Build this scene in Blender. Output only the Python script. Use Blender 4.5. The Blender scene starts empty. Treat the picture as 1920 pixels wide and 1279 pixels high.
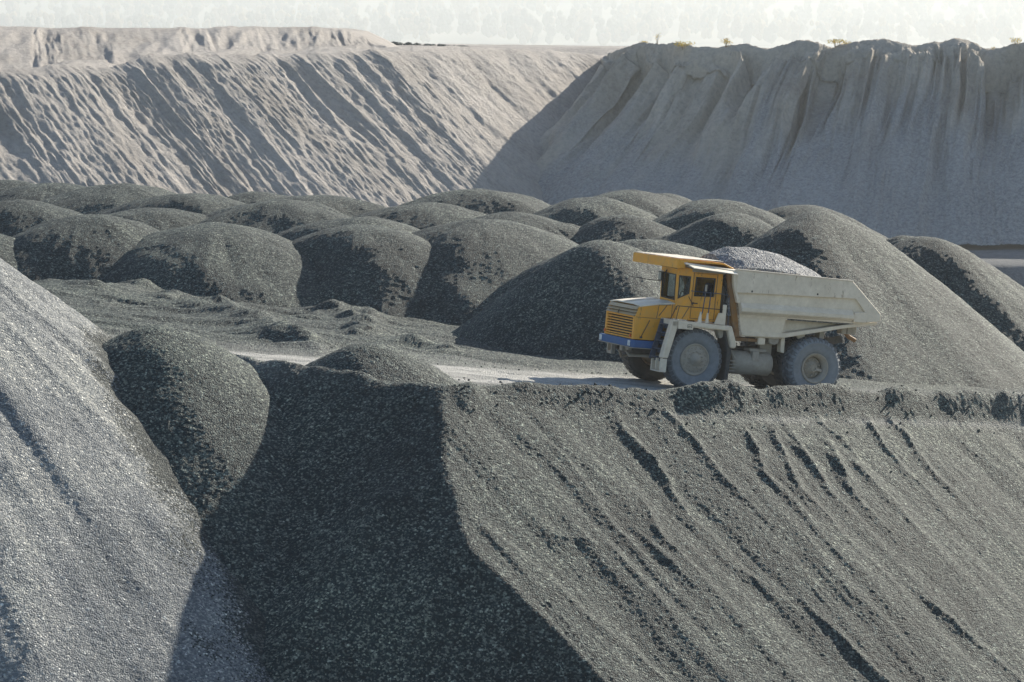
import bpy, bmesh, math, random
import numpy as np
from mathutils import Vector, Matrix

random.seed(7)
SC = bpy.context.scene
C = SC.collection
R = math.radians
# ------------------------------------------------------------------ camera
FPX = 5444.0            # focal length in photo pixels (1920 wide)
YH = 77.0               # photo row of the horizon
CZ = 12.0               # camera height above the haul road datum
PITCH = math.atan((639.5 - YH) / FPX)
cam_d = bpy.data.cameras.new('camera'); cam = bpy.data.objects.new('camera', cam_d); C.objects.link(cam)
cam_d.sensor_width = 36.0; cam_d.lens = FPX / 1920 * 36
cam_d.clip_start = 1.0; cam_d.clip_end = 30000
cam.location = (0, 0, CZ); cam.rotation_euler = (math.pi / 2 - PITCH, 0, 0)
SC.camera = cam
# ------------------------------------------------------------------ light
SUN_AZ = 53.0           # degrees from +x towards +y (to the right, beyond the scene)
SUN_EL = 25.0
w = bpy.data.worlds.new("World"); SC.world = w; w.use_nodes = True
nt = w.node_tree; nt.nodes.clear()
sky = nt.nodes.new('ShaderNodeTexSky'); sky.sky_type = 'NISHITA'; sky.sun_disc = False
sky.sun_elevation = R(SUN_EL); sky.sun_rotation = R(90 - SUN_AZ)
sky.altitude = 200; sky.air_density = 1.0; sky.dust_density = .5; sky.ozone_density = 1.6
bg = nt.nodes.new('ShaderNodeBackground'); bg.inputs[1].default_value = 0.074
wo = nt.nodes.new('ShaderNodeOutputWorld')
nt.links.new(sky.outputs[0], bg.inputs[0]); nt.links.new(bg.outputs[0], wo.inputs[0])
sd = bpy.data.lights.new('sun', 'SUN'); sd.energy = 4.8; sd.angle = R(0.53); sd.color = (1.0, 0.91, 0.77)
so = bpy.data.objects.new('sun', sd); C.objects.link(so)
a, e = R(SUN_AZ), R(SUN_EL)
SUN = Vector((math.cos(e) * math.cos(a), math.cos(e) * math.sin(a), math.sin(e)))
so.rotation_euler = SUN.to_track_quat('Z', 'Y').to_euler(); so.location = (60, 60, 80)
vs = SC.view_settings; vs.view_transform = 'Standard'; vs.look = 'None'; vs.exposure = 1.1; vs.gamma = 1.0
SC.cycles.max_bounces = 6; SC.cycles.diffuse_bounces = 3; SC.cycles.volume_bounces = 1
SC.cycles.use_denoising = True

HAZE = .00018
# ------------------------------------------------------------------ helpers
def at(px, py, Y):
    """photo pixel + distance -> point of the scene (camera-relative z)"""
    dx = (px - 960) / FPX; dz = -(py - 639.5) / FPX
    c, s = math.cos(PITCH), math.sin(PITCH)
    d = np.array([dx, c + dz * s, -s + dz * c])
    return d * (Y / d[1])
_rs = np.random.RandomState(11)
_LAT = _rs.rand(257, 257)
def vnoise(x, y):
    x = np.asarray(x, float); y = np.asarray(y, float)
    xi = np.floor(x).astype(int); yi = np.floor(y).astype(int)
    fx = x - xi; fy = y - yi
    fx = fx * fx * fx * (fx * (fx * 6 - 15) + 10); fy = fy * fy * fy * (fy * (fy * 6 - 15) + 10)
    x0 = xi % 256; x1 = (xi + 1) % 256; y0 = yi % 256; y1 = (yi + 1) % 256
    a = _LAT[x0, y0]; b = _LAT[x1, y0]; c = _LAT[x0, y1]; d = _LAT[x1, y1]
    return (a * (1 - fx) + b * fx) * (1 - fy) + (c * (1 - fx) + d * fx) * fy * 1.0
def fbm(x, y, o=4, g=.5):
    s = 0; am = 1; t = 0
    for k in range(o):
        s = s + am * (vnoise(x * 2 ** k + 17.3 * k, y * 2 ** k + 9.1 * k) - .5); t += am; am *= g
    return s / t * 2
def smin(a, b, k):
    h = np.clip(.5 + .5 * (b - a) / k, 0, 1)
    return b * (1 - h) + a * h - k * h * (1 - h)
def smax(a, b, k): return -smin(-a, -b, k)
def sstep(e0, e1, x):
    t = np.clip((x - e0) / (e1 - e0), 0, 1); return t * t * (3 - 2 * t)

def link_mesh(name, co, faces, mat=None, parent=None, smooth=False, attrs=None):
    me = bpy.data.meshes.new(name)
    co = np.asarray(co, dtype=np.float32)
    if isinstance(faces, np.ndarray) and faces.ndim == 2:
        n = faces.shape[1]; nf = len(faces)
        me.vertices.add(len(co)); me.vertices.foreach_set('co', co.ravel())
        me.loops.add(nf * n); me.loops.foreach_set('vertex_index', faces.astype(np.int32).ravel())
        me.polygons.add(nf); me.polygons.foreach_set('loop_start', np.arange(0, nf * n, n, dtype=np.int32))
        try: me.polygons.foreach_set('loop_total', np.full(nf, n, dtype=np.int32))
        except Exception: pass
        me.update(calc_edges=True)
    else:
        me.from_pydata([tuple(map(float, c)) for c in co], [], [tuple(f) for f in faces]); me.update()
    me.polygons.foreach_set('use_smooth', [smooth] * len(me.polygons))
    if attrs:
        for k, v in attrs.items():
            at_ = me.attributes.new(k, 'FLOAT', 'POINT'); at_.data.foreach_set('value', np.asarray(v, dtype=np.float32).ravel())
    o = bpy.data.objects.new(name, me); C.objects.link(o)
    if mat: me.materials.append(mat)
    if parent: o.parent = parent
    return o
def grid_faces(nx, ny, keep=None):
    i, j = np.meshgrid(np.arange(nx - 1), np.arange(ny - 1), indexing='ij')
    a = i * ny + j
    f = np.stack([a, a + ny, a + ny + 1, a + 1], -1)
    if keep is not None: f = f[keep]
    return f.reshape(-1, 4)
def compact(co, f, *at_):
    u, inv = np.unique(f, return_inverse=True)
    return (co[u], inv.reshape(f.shape)) + tuple(x[u] for x in at_)
def tag(o, label=None, cat=None, group=None, kind=None):
    if label: o['label'] = label
    if cat: o['category'] = cat
    if group: o['group'] = group
    if kind: o['kind'] = kind
    return o

# ------------------------------------------------------------------ materials
def mat_new(name):
    m = bpy.data.materials.new(name); m.use_nodes = True
    n = m.node_tree.nodes; l = m.node_tree.links
    return m, n, l, n['Principled BSDF']
def N(n, t, **kw):
    x = n.new(t)
    for k, v in kw.items(): setattr(x, k, v)
    return x
def ramp(n, l, src, stops):
    r = n.new('ShaderNodeValToRGB'); l.new(src, r.inputs[0])
    el = r.color_ramp.elements
    while len(el) > 1: el.remove(el[0])
    el[0].position = stops[0][0]; el[0].color = (*stops[0][1], 1)
    for p, c in stops[1:]:
        q = el.new(p); q.color = (*c, 1)
    return r.outputs[0]
def mix(n, l, fac, a, b, mode='MIX'):
    x = n.new('ShaderNodeMix'); x.data_type = 'RGBA'; x.blend_type = mode
    for s, v in ((x.inputs[0], fac), (x.inputs[6], a), (x.inputs[7], b)):
        if isinstance(v, (int, float)): s.default_value = v
        elif isinstance(v, tuple): s.default_value = (*v, 1)
        else: l.new(v, s)
    return x.outputs[2]
def noise(n, l, vec, scale, detail=4, rough=.5):
    x = n.new('ShaderNodeTexNoise'); x.inputs['Scale'].default_value = scale
    x.inputs['Detail'].default_value = detail; x.inputs['Roughness'].default_value = rough
    if vec is not None: l.new(vec, x.inputs['Vector'])
    return x.outputs[0]

def gravel(name, dark, mid, light, scale=20.5, dustcol=(.56, .55, .52), bump=.9, spec=.28):
    m, n, l, b = mat_new(name)
    geo = n.new('ShaderNodeNewGeometry')
    v = n.new('ShaderNodeTexVoronoi'); v.inputs['Scale'].default_value = scale; l.new(geo.outputs['Position'], v.inputs['Vector'])
    sep = n.new('ShaderNodeSeparateColor'); l.new(v.outputs['Color'], sep.inputs[0])
    v2 = n.new('ShaderNodeTexVoronoi'); v2.inputs['Scale'].default_value = scale * .55; l.new(geo.outputs['Position'], v2.inputs['Vector'])
    sep2 = n.new('ShaderNodeSeparateColor'); l.new(v2.outputs['Color'], sep2.inputs[0])
    mx = n.new('ShaderNodeMath'); mx.operation = 'MULTIPLY_ADD'; l.new(sep.outputs[0], mx.inputs[0]); mx.inputs[1].default_value = .72
    mm = n.new('ShaderNodeMath'); mm.operation = 'MULTIPLY'; l.new(sep2.outputs[0], mm.inputs[0]); mm.inputs[1].default_value = .28
    l.new(mm.outputs[0], mx.inputs[2])
    col = ramp(n, l, mx.outputs[0], [(0, dark), (.55, mid), (.86, light), (1, tuple(min(1, c * 2.3) for c in light))])
    big = noise(n, l, geo.outputs['Position'], .22, 5, .6)
    bigc = ramp(n, l, big, [(.3, (.62, .65, .68)), (.5, (.95, .95, .95)), (.7, (1.38, 1.34, 1.25))])
    col = mix(n, l, 1.0, col, bigc, 'MULTIPLY')
    at_ = n.new('ShaderNodeAttribute'); at_.attribute_name = 'dust'
    dn = mix(n, l, .5, dustcol, col, 'MIX')
    fm = n.new('ShaderNodeMath'); fm.operation = 'MULTIPLY'; fm.use_clamp = True
    l.new(at_.outputs['Fac'], fm.inputs[0]); fm.inputs[1].default_value = 1.0
    col = mix(n, l, fm.outputs[0], col, mix(n, l, .22, dustcol, col))
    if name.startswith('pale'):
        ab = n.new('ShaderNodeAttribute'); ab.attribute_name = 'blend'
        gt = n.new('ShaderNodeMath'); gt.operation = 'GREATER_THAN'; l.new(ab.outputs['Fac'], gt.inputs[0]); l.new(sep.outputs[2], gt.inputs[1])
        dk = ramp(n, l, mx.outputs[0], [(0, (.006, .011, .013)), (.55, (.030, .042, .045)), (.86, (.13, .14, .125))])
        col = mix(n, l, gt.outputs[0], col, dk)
    l.new(col, b.inputs['Base Color'])
    b.inputs['Roughness'].default_value = .8; b.inputs['Specular IOR Level'].default_value = spec
    bm_ = n.new('ShaderNodeBump'); bm_.inputs['Strength'].default_value = bump; bm_.inputs['Distance'].default_value = .05
    hgt = n.new('ShaderNodeMath'); hgt.operation = 'SUBTRACT'; l.new(sep.outputs[1], hgt.inputs[0]); l.new(v.outputs['Distance'], hgt.inputs[1])
    l.new(hgt.outputs[0], bm_.inputs['Height']); l.new(bm_.outputs[0], b.inputs['Normal'])
    return m
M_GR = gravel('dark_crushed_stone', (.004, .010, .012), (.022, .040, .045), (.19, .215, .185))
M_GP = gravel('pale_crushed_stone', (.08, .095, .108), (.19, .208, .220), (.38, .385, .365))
M_LOAD = gravel('dusty_crushed_stone', (.10, .11, .125), (.22, .232, .25), (.40, .40, .385), scale=17)

def clay(name, c1, c2, c3, streak=True):
    m, n, l, b = mat_new(name)
    geo = n.new('ShaderNodeNewGeometry')
    mp = n.new('ShaderNodeMapping'); mp.inputs['Scale'].default_value = (1, 1, .35); l.new(geo.outputs['Position'], mp.inputs[0])
    a_ = noise(n, l, mp.outputs[0], .12, 8, .62)
    c = ramp(n, l, a_, [(.32, c1), (.5, c2), (.68, c3)])
    f = noise(n, l, geo.outputs['Position'], 1.6, 10, .75)
    c = mix(n, l, 1.0, c, ramp(n, l, f, [(.3, (.70, .70, .72)), (.52, (1, 1, 1)), (.75, (1.22, 1.2, 1.15))]), 'MULTIPLY')
    at_ = n.new('ShaderNodeAttribute'); at_.attribute_name = 'grey'
    g = mix(n, l, a_, (.26, .27, .275), (.38, .385, .385))
    sp = noise(n, l, geo.outputs['Position'], 2.6, 6, .8)
    g = mix(n, l, 1.0, g, ramp(n, l, sp, [(.38, (.68, .7, .74)), (.62, (1.35, 1.35, 1.35))]), 'MULTIPLY')
    c = mix(n, l, at_.outputs['Fac'], c, g)
    l.new(c, b.inputs['Base Color']); b.inputs['Roughness'].default_value = .95; b.inputs['Specular IOR Level'].default_value = .1
    bp = n.new('ShaderNodeBump'); bp.inputs['Strength'].default_value = .9; bp.inputs['Distance'].default_value = .55
    l.new(f, bp.inputs['Height']); l.new(bp.outputs[0], b.inputs['Normal'])
    return m
M_CLAY_L = clay('pale_clay', (.35, .325, .30), (.42, .395, .37), (.48, .45, .42))
M_CLAY_R = clay('grey_brown_clay', (.37, .33, .28), (.47, .43, .37), (.56, .51, .44))

def paint(name, base, base2, rust=(.10, .045, .02), rust_amt=.62, dust=(.42, .38, .32), dust_amt=.3, rough=.5, metal=0):
    m, n, l, b = mat_new(name)
    tc = n.new('ShaderNodeTexCoord')
    f = noise(n, l, tc.outputs['Object'], 1.3, 6, .6)
    c = mix(n, l, ramp(n, l, f, [(.35, (0, 0, 0)), (.65, (1, 1, 1))]), base, base2)
    mp = n.new('ShaderNodeMapping'); mp.inputs['Scale'].default_value = (6, 6, 1.3); l.new(tc.outputs['Object'], mp.inputs[0])
    r = noise(n, l, mp.outputs[0], 1.6, 8, .7)
    c = mix(n, l, ramp(n, l, r, [(rust_amt, (0, 0, 0)), (rust_amt + .05, (.8, .8, .8))]), c, rust)
    d = noise(n, l, tc.outputs['Object'], 5, 8, .7)
    c = mix(n, l, ramp(n, l, d, [(.3, (0, 0, 0)), (.75, (dust_amt * 2,) * 3)]), c, dust)
    l.new(c, b.inputs['Base Color']); b.inputs['Roughness'].default_value = rough; b.inputs['Metallic'].default_value = metal
    bp = n.new('ShaderNodeBump'); bp.inputs['Strength'].default_value = .25; bp.inputs['Distance'].default_value = .02
    l.new(d, bp.inputs['Height']); l.new(bp.outputs[0], b.inputs['Normal'])
    return m
M_YEL = paint('yellow_paint', (.90, .40, .012), (.80, .34, .012), rust_amt=.60, dust=(.45, .32, .15), dust_amt=.25)
M_YTOP = paint('sunlit_toned_yellow_paint', (.86, .80, .68), (.80, .70, .52), rust_amt=.74, dust=(.6, .55, .46), dust_amt=.5)  # dusty paint whitened so hood and canopy tops look sunlit
M_RUST = paint('rusty_orange_paint', (.30, .13, .02), (.20, .09, .03), rust_amt=.55, dust=(.25, .2, .14), dust_amt=.3, rough=.7)
M_WHT = paint('dirty_white_paint', (.90, .79, .63), (.80, .69, .54), rust=(.28, .18, .08), rust_amt=.74, dust=(.62, .52, .39), dust_amt=.4, rough=.6)
M_BED = paint('stained_white_paint', (.92, .80, .64), (.80, .69, .54), rust=(.22, .12, .05), rust_amt=.60, dust=(.62, .52, .39), dust_amt=.4, rough=.6)
M_YDU = paint('dust_covered_yellow_paint', (.52, .37, .17), (.42, .27, .10), rust_amt=.60, dust=(.45, .38, .28), dust_amt=.5)
M_BLU = paint('blue_paint', (.010, .085, .27), (.014, .095, .25), rust_amt=.75, dust=(.2, .22, .25), dust_amt=.1)
M_DBL = paint('dark_blue_paint', (.03, .05, .10), (.04, .06, .10), rust_amt=.72, dust=(.2, .2, .2), dust_amt=.15)
M_DRK = paint('oily_dark_metal', (.035, .032, .03), (.06, .052, .045), rust=(.06, .04, .025), rust_amt=.6, dust=(.17, .15, .13), dust_amt=.3, rough=.8)
M_DST = paint('dust_caked_steel', (.27, .235, .19), (.34, .30, .245), rust_amt=.72, dust=(.44, .40, .34), dust_amt=.5, rough=.85)
M_RUB = paint('dusty_rubber', (.15, .165, .18), (.19, .205, .22), rust=(.12, .13, .14), rust_amt=.7, dust=(.28, .30, .32), dust_amt=.35, rough=.85)
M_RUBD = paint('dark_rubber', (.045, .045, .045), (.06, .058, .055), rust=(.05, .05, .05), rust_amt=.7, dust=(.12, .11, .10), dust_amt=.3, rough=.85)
M_BLK = paint('black_rubber_trim', (.012, .012, .012), (.02, .02, .02), dust_amt=.04, rough=.6)
def simple(name, col, rough=.5, **kw):
    m, n, l, b = mat_new(name)
    geo = n.new('ShaderNodeNewGeometry'); f = noise(n, l, geo.outputs['Position'], 9, 4, .6)
    c = mix(n, l, 1.0, col, ramp(n, l, f, [(.3, (.8, .8, .8)), (.7, (1.15, 1.15, 1.15))]), 'MULTIPLY')
    l.new(c, b.inputs['Base Color']); b.inputs['Roughness'].default_value = rough
    for k, v in kw.items(): b.inputs[k.replace('_', ' ')].default_value = v
    return m
M_GLS = simple('window_glass', (.50, .57, .60), .06); M_GLS.node_tree.nodes['Principled BSDF'].inputs['Transmission Weight'].default_value = 1.0
M_GLS.node_tree.nodes['Principled BSDF'].inputs['IOR'].default_value = 1.15
M_LAMP = simple('headlight_glass', (.62, .66, .68), .2)
M_ORG = simple('orange_lens', (.65, .10, .01), .3)
M_MIR = simple('mirror_glass', (.75, .78, .8), .08, Metallic=1.0)
M_SEAT = simple('blue_seat_cloth', (.03, .05, .12), .9)
M_LEAF = simple('yellow_autumn_leaves', (.78, .56, .07), .8)
M_TWIG = simple('pale_twig', (.30, .24, .16), .9)

# ------------------------------------------------------------------ near terrain functions (z relative to the camera)
def Bench(x, y):
    return -11.45 - .1 * (x - 6) - .045 * (y - 95)
gR = np.array([-.50, .489]); A0 = np.array([-2.1, 81.9]); zA = float(Bench(*A0))
EC = np.array([16.9, 96.1])
def Rp(x, y): return zA + gR[0] * (x - A0[0]) + gR[1] * (y - A0[1])
def hit(f, px, py):
    d = at(px, py, 1.0); lo, hi = 55., 115.
    for k in range(50):
        m = (lo + hi) / 2
        if d[2] * m < f(d[0] * m, m): hi = m     # below the surface: the hit is nearer
        else: lo = m
    return d * lo
def plane_thru(q0, q1, slope, side):
    """plane of given steepness through the line q0-q1; side picks the fall direction"""
    dx = q1[:2] - q0[:2]; L = np.linalg.norm(dx); dd = dx / L; s = (q1[2] - q0[2]) / L
    n_ = np.array([-dd[1], dd[0]]) * side
    k = math.sqrt(max(.05, slope ** 2 - s ** 2))
    g = s * dd - k * n_
    return lambda x, y: q0[2] + g[0] * (x - q0[0]) + g[1] * (y - q0[1])
Q0 = hit(Rp, 822, 742); Q1 = hit(Rp, 860, 1010); Q2 = hit(Rp, 1130, 1279)
Lp = plane_thru(Q0, Q1, .645, -1)
Lp2 = plane_thru(Q1, Q2, 1.12, -1)
def cone(ax, ay, az, s, c, ell=1.0, rot=0.0):
    def f(x, y):
        u = (x - ax) * math.cos(rot) + (y - ay) * math.sin(rot); v = -(x - ax) * math.sin(rot) + (y - ay) * math.cos(rot)
        r = np.hypot(u, v * ell)
        return az - (np.sqrt((s * r) ** 2 + c * c) - c)
    return f
mA = at(292, 606, 85.4); Mc = cone(mA[0], mA[1], mA[2], .76, 1.05, .94, .3)
pA = at(-390, 252, 84.8); Pc = cone(pA[0], pA[1], pA[2], .765, .8)

# ridgelets on the lit face: photo polylines, height, width
RIDGE = [([(1150, 782), (1170, 830), (1230, 890), (1262, 945), (1292, 990)], .30, .55),
 ([(1240, 770), (1252, 812), (1310, 870), (1348, 925)], .26, .55),
 ([(1385, 828), (1400, 850), (1425, 890), (1432, 930)], .22, .4),
 ([(1425, 835), (1450, 850), (1472, 900), (1497, 960)], .30, .5),
 ([(1460, 812), (1480, 850), (1530, 920), (1550, 955)], .24, .5),
 ([(1498, 765), (1520, 800), (1560, 850), (1600, 878), (1612, 915)], .28, .5),
 ([(1528, 830), (1560, 880), (1585, 930), (1606, 975)], .34, .7),
 ([(1600, 765), (1622, 800), (1650, 850), (1680, 890)], .30, .5),
 ([(1655, 770), (1672, 805), (1705, 840), (1745, 900)], .30, .55),
 ([(1160, 920), (1215, 975), (1250, 1040)], .20, .5), ([(1180, 1000), (1240, 1060)], .18, .5),
 ([(1000, 830), (1050, 860), (1120, 960), (1180, 1030)], .16, .7),
 ([(960, 940), (1040, 1010), (1140, 1040)], .14, .6),
 ([(860, 960), (1000, 1060), (1100, 1160), (1250, 1279)], .20, .8),
 ([(1480, 1130), (1560, 1210), (1640, 1290)], .22, .6), ([(1620, 1060), (1760, 1180), (1920, 1320)], .18, .6),
 ([(1300, 1010), (1380, 1090), (1450, 1130)], .16, .7)]
def seg_dist(x, y, a, b):
    d = b - a; L2 = (d ** 2).sum(); t = np.clip(((x - a[0]) * d[0] + (y - a[1]) * d[1]) / L2, 0, 1)
    ex = x - a[0] - t * d[0]; ey = y - a[1] - t * d[1]
    side = d[0] * ey - d[1] * ex
    return np.hypot(ex, ey), t, side
_RP = []
for pts, h_, w_ in RIDGE:
    q_ = [hit(Rp, *p)[:2] for p in pts]
    fd = np.array([.715, -.70]); q_ = q_ + [q_[-1] + fd * 1.1 + np.array([.1, .12]), q_[-1] + fd * 2.4]
    _RP.append((q_, h_ * .56, w_ * .80))
def ridges(x, y):
    z = np.zeros_like(x)
    wx = x + .10 * fbm(x * 2.2, y * 2.2, 3); wy = y + .10 * fbm(x * 2.2 + 40, y * 2.2, 3)
    for pts, h_, w_ in _RP:
        best = np.full(x.shape, 9.); hb = np.zeros_like(x); n_ = len(pts) - 1
        for k in range(n_):
            a_, b_ = pts[k], pts[k + 1]
            bb = (np.minimum(a_, b_) - 1.6, np.maximum(a_, b_) + 1.6)
            m = (x > bb[0][0]) & (x < bb[1][0]) & (y > bb[0][1]) & (y < bb[1][1])
            if not m.any(): continue
            d, t, s = seg_dist(wx[m], wy[m], a_, b_)
            d = d * np.where(s < 0, .85, 1.25)
            al = (k + t) / n_
            cur = best[m]; hh = hb[m]; u = d < cur
            cur[u] = d[u]; hh[u] = (np.minimum(1, al * 3 + .08) * np.minimum(1, (1 - al) * 1.7 + .0))[u]
            best[m] = cur; hb[m] = hh
        z += h_ * hb * np.exp(-(np.abs(best) / (w_ * .42)) ** 1.35)
    return z
RIB = [hit(Lp, *p)[:2] for p in ((715, 960), (680, 1010), (610, 1110), (560, 1200), (520, 1290))]
BUMPX = np.array([0, .06, .14, .2, .3, .42, .5, .58, .66, .74, .8, .88, 1.0, 1.3])
BUMPH = np.array([.05, .36, .52, .58, .66, .98, .86, 1.04, .95, .78, 1.0, 1.02, 1.15, 1.3])
def front_detail(x, y):
    """fall-line streaks on the lit face + lumpy grain"""
    c_ = (x * .70 + y * .714); s_ = (x * .714 - y * .70)     # across / along the fall line
    c_ = c_ + .25 * fbm(s_ * .4, c_ * .4, 2)
    z = .13 * fbm(c_ * .5, s_ * .08, 2) + .065 * fbm(c_ * 1.15 + 9, s_ * .12, 2) + .045 * fbm(c_ * 2.4, s_ * .3 + 5, 3)
    return z
def Spur(x, y):
    """the dumping face in front of the haul road: lit face, dark face, terrace with its berm"""
    bench = Bench(x, y) + .02 * fbm(x * .8, y * .8, 3)
    dirE = (EC - A0) / np.linalg.norm(EC - A0); L = np.linalg.norm(EC - A0)
    t = ((x - A0[0]) * dirE[0] + (y - A0[1]) * dirE[1]) / L
    dist = -(-(x - A0[0]) * dirE[1] + (y - A0[1]) * dirE[0])     # + towards the camera
    bulge = .9 * np.exp(-((t - .45) / .3) ** 2)                   # the rim bends outwards
    h_ = np.interp(t, BUMPX, BUMPH) * (t > -.02) * (.85 + .35 * fbm(t * 9, y * 0 + 3.3, 3))
    berm = h_ * (1 + .16 * fbm(x * .8, y * .8, 2) + .05 * fbm(x * 3, y * 3, 2)) * np.exp(-np.where(dist - bulge + .45 < 0, ((dist - bulge + .45) / .80), ((dist - bulge + .45) / .40)) ** 2)
    top = bench + .0 * berm
    # low lip along the dark face
    d2 = (Lp(x, y) - bench) / .74
    top = top + .28 * np.exp(-((d2 - .5) / .45) ** 2) * sstep(.1, -.06, t) * (1 + .6 * fbm(x * 1.1, y * 1.1 + 7, 3))
    Rz = Rp(x, y) + bulge * .692 + front_detail(x, y) * sstep(-.5, 1.5, dist - bulge) + ridges(x, y)
    Rz = Rz + .06 * fbm(x * .35 + 3, y * .35, 3)
    lq = (x * .5 + y * .86)
    Lz = Lp(x, y) + .24 * fbm((x * .75 - y * .66) * .5, (x * .66 + y * .75) * .12, 3) + .02 * fbm(x * 1.3, y * 1.3, 2)
    rb = np.full(np.shape(x), 9.)
    for k in range(len(RIB) - 1):
        d_, t_, s_ = seg_dist(x + .15 * fbm(x, y, 2), y, RIB[k], RIB[k + 1]); rb = np.minimum(rb, d_)
    Lz = Lz + .42 * np.exp(-(rb / .75) ** 1.3)
    L2z = Lp2(x, y) + .08 * fbm(x * .6 + 9, y * .4, 3)
    dk = smin(Lz, L2z, .5)
    # small streak ridge running down-left across the dark face
    face = smin(Rz, dk, .10)
    z = smin(face, top, .10) + berm
    return z
def Mound(x, y):
    return Mc(x, y) + .14 * fbm(x * .4, y * .4, 3) + .02 * fbm(x * 1.6, y * 1.6, 2)
def Pile(x, y):
    th = np.arctan2(y - pA[1], x - pA[0]); r = np.hypot(x - pA[0], y - pA[1])
    return Pc(x, y) + .24 * fbm(th * 7 + 2, r * .05, 2) * sstep(2, 10, r) + .11 * fbm(x * .6, y * .6, 3) + .05 * fbm(th * 22, r * .10, 2)

# rough bench ground left of the truck: windrows pushed up by the dozer
WIND = [([(70, 532), (170, 556), (280, 551), (330, 556)], .42, 1.0), ([(355, 575), (430, 590), (470, 612), (540, 648), (600, 668)], .55, 1.1),
 ([(200, 585), (235, 578)], .35, .7), ([(290, 572), (330, 568), (350, 572)], .35, .7), ([(620, 590), (650, 602), (700, 622)], .55, .8),
 ([(640, 620), (690, 635), (730, 633)], .40, .7), ([(690, 592), (700, 610)], .4, .6),
 ([(430, 560), (600, 556), (760, 548), (880, 533)], .3, 1.2), ([(560, 600), (620, 592), (720, 580)], .25, .9), ([(740, 640), (800, 655), (880, 668)], .45, 1.1),
 ([(1010, 740), (960, 735), (900, 742)], .25, .5), ([(850, 735), (900, 757), (990, 762), (1040, 778)], .22, .45)]
_WP = [([hit(Bench, *p)[:2] if True else 0 for p in pts], h_, w_) for pts, h_, w_ in WIND]
def hitfar(f, px, py):
    d = at(px, py, 1.0); lo, hi = 70., 175.
    for k in range(50):
        m = (lo + hi) / 2
        if d[2] * m < f(d[0] * m, m): hi = m
        else: lo = m
    return d * lo
_WP = [([hitfar(Bench, *p)[:2] for p in pts], h_, w_) for pts, h_, w_ in WIND]
ROAD = [(-30, 84.5), (-20, 87.0), (-14, 88.3), (-8, 89.2), (-4, 90.4), (-.5, 92.8), (4, 95.2), (9.9, 98.0), (16, 100.8), (24, 104), (34, 108)]
_RD = [np.array(p, float) for p in ROAD]
def road_dist(x, y):
    b = np.full(np.shape(x), 99.)
    for k in range(len(_RD) - 1):
        d, t, s = seg_dist(x, y, _RD[k], _RD[k + 1]); b = np.minimum(b, d)
    return b
def Rough(x, y):
    rd = road_dist(x, y)
    k = sstep(2.6, 5.5, rd) * sstep(86, 92, y + .0 * x)
    left = sstep(6, -4, x)
    z = k * (.16 * fbm(x * .23, y * .23, 4) + left * (.45 * np.abs(fbm(x * .10 + y * .26, y * .20 - x * .05, 4)) + .075 * fbm(x * .16 + 4 + .1 * y, y * 1.2 + .3 * x, 3)))
    wx = x + .35 * fbm(x * .7, y * .7, 3); wy = y + .5 * fbm(x * .7 + 30, y * .7, 3)
    for pts, h_, w_ in _WP:
        b = np.full(x.shape, 9.); en = np.zeros_like(x); n_ = len(pts) - 1
        for i in range(n_):
            d, t, s = seg_dist(wx, wy, pts[i], pts[i + 1]); u = d < b
            b = np.where(u, d, b); al = (i + t) / n_
            en = np.where(u, np.minimum(1, np.minimum(al, 1 - al) * 4 + .25), en)
        z = z + h_ * .8 * en * np.exp(-(b / (w_ * .9)) ** 1.6) * (1 + .5 * fbm(x * .9, y * .9, 2))
    return z
def Ground(x, y):
    z = Spur(x, y) + Rough(x, y) * sstep(-.25, .15, Spur(x, y) - Bench(x, y) + .25)
    # the terrace ends: steep sides at the back and on the right
    ln = (y - 188) + .25 * x
    z = smin(z, Bench(x, y) - .72 * ln, .8)
    z = smin(z, -11 - .75 * (x - 34 - .10 * (y - 100)), .8)
    return np.maximum(z, -37.5)

def jitter(X, Y, Z, dx, amp, rs):
    n = X.shape
    X = X + (rs.rand(*n) - .5) * dx * .2; Y = Y + (rs.rand(*n) - .5) * dx * .2
    Z = Z + (rs.rand(*n) - .5) * amp * 2
    return X, Y, Z
def axis(segs):
    out = []
    for a_, b_, s_ in segs: out += list(np.arange(a_, b_, s_))
    return np.array(out)
rs = np.random.RandomState(3)
# terrace and dumping face as one sheet
xs = axis([(-120, -40, 4), (-40, -18, .5), (-18, 20, .068), (20, 40, .5), (40, 122, 4)])
ys = axis([(30, 66, 2.5), (66, 70.5, .4), (70.5, 90, .068), (90, 101, .10), (101, 122, .14), (122, 145, .3), (145, 262, 1.5)])
X, Y = np.meshgrid(xs, ys, indexing='ij')
Z = Ground(X, Y)
inner = (X > -18.2) & (X < 20.2) & (Y > 70) & (Y < 122)
rdst = road_dist(X, Y)
amp = np.where(inner, .011, .0) * np.where((rdst < 2.9) & (Y > 84), .35, 1.0)
amp = np.where(Y > 100, amp * 1.1, amp)
dxl = np.where(inner, np.where(Y < 90, .068, .10), 0)
X2, Y2, Z2 = jitter(X, Y, Z, dxl, amp, rs)
wob = .5 * fbm(X * .5, Y * .5, 3)
dust = sstep(3.3, 2.2, rdst + wob) * (.75 + .3 * fbm(X * .3, Y * 1.5, 3)) * sstep(16, 6, X) + .30 * sstep(6.5, 2.5, rdst + 1.5 * wob)
trk = np.exp(-((rdst - 1.25) / .38) ** 2)
dust = dust * (1 - .35 * trk * (.6 + .6 * fbm(X * .8, Y * .8, 3))) * (.85 + .35 * fbm(X * .6 + Y * .3, Y * 3, 4))
Z2 = Z2 - .05 * trk * inner + .025 * fbm(X * 1.0, Y * 6, 2) * (rdst < 3)
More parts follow.
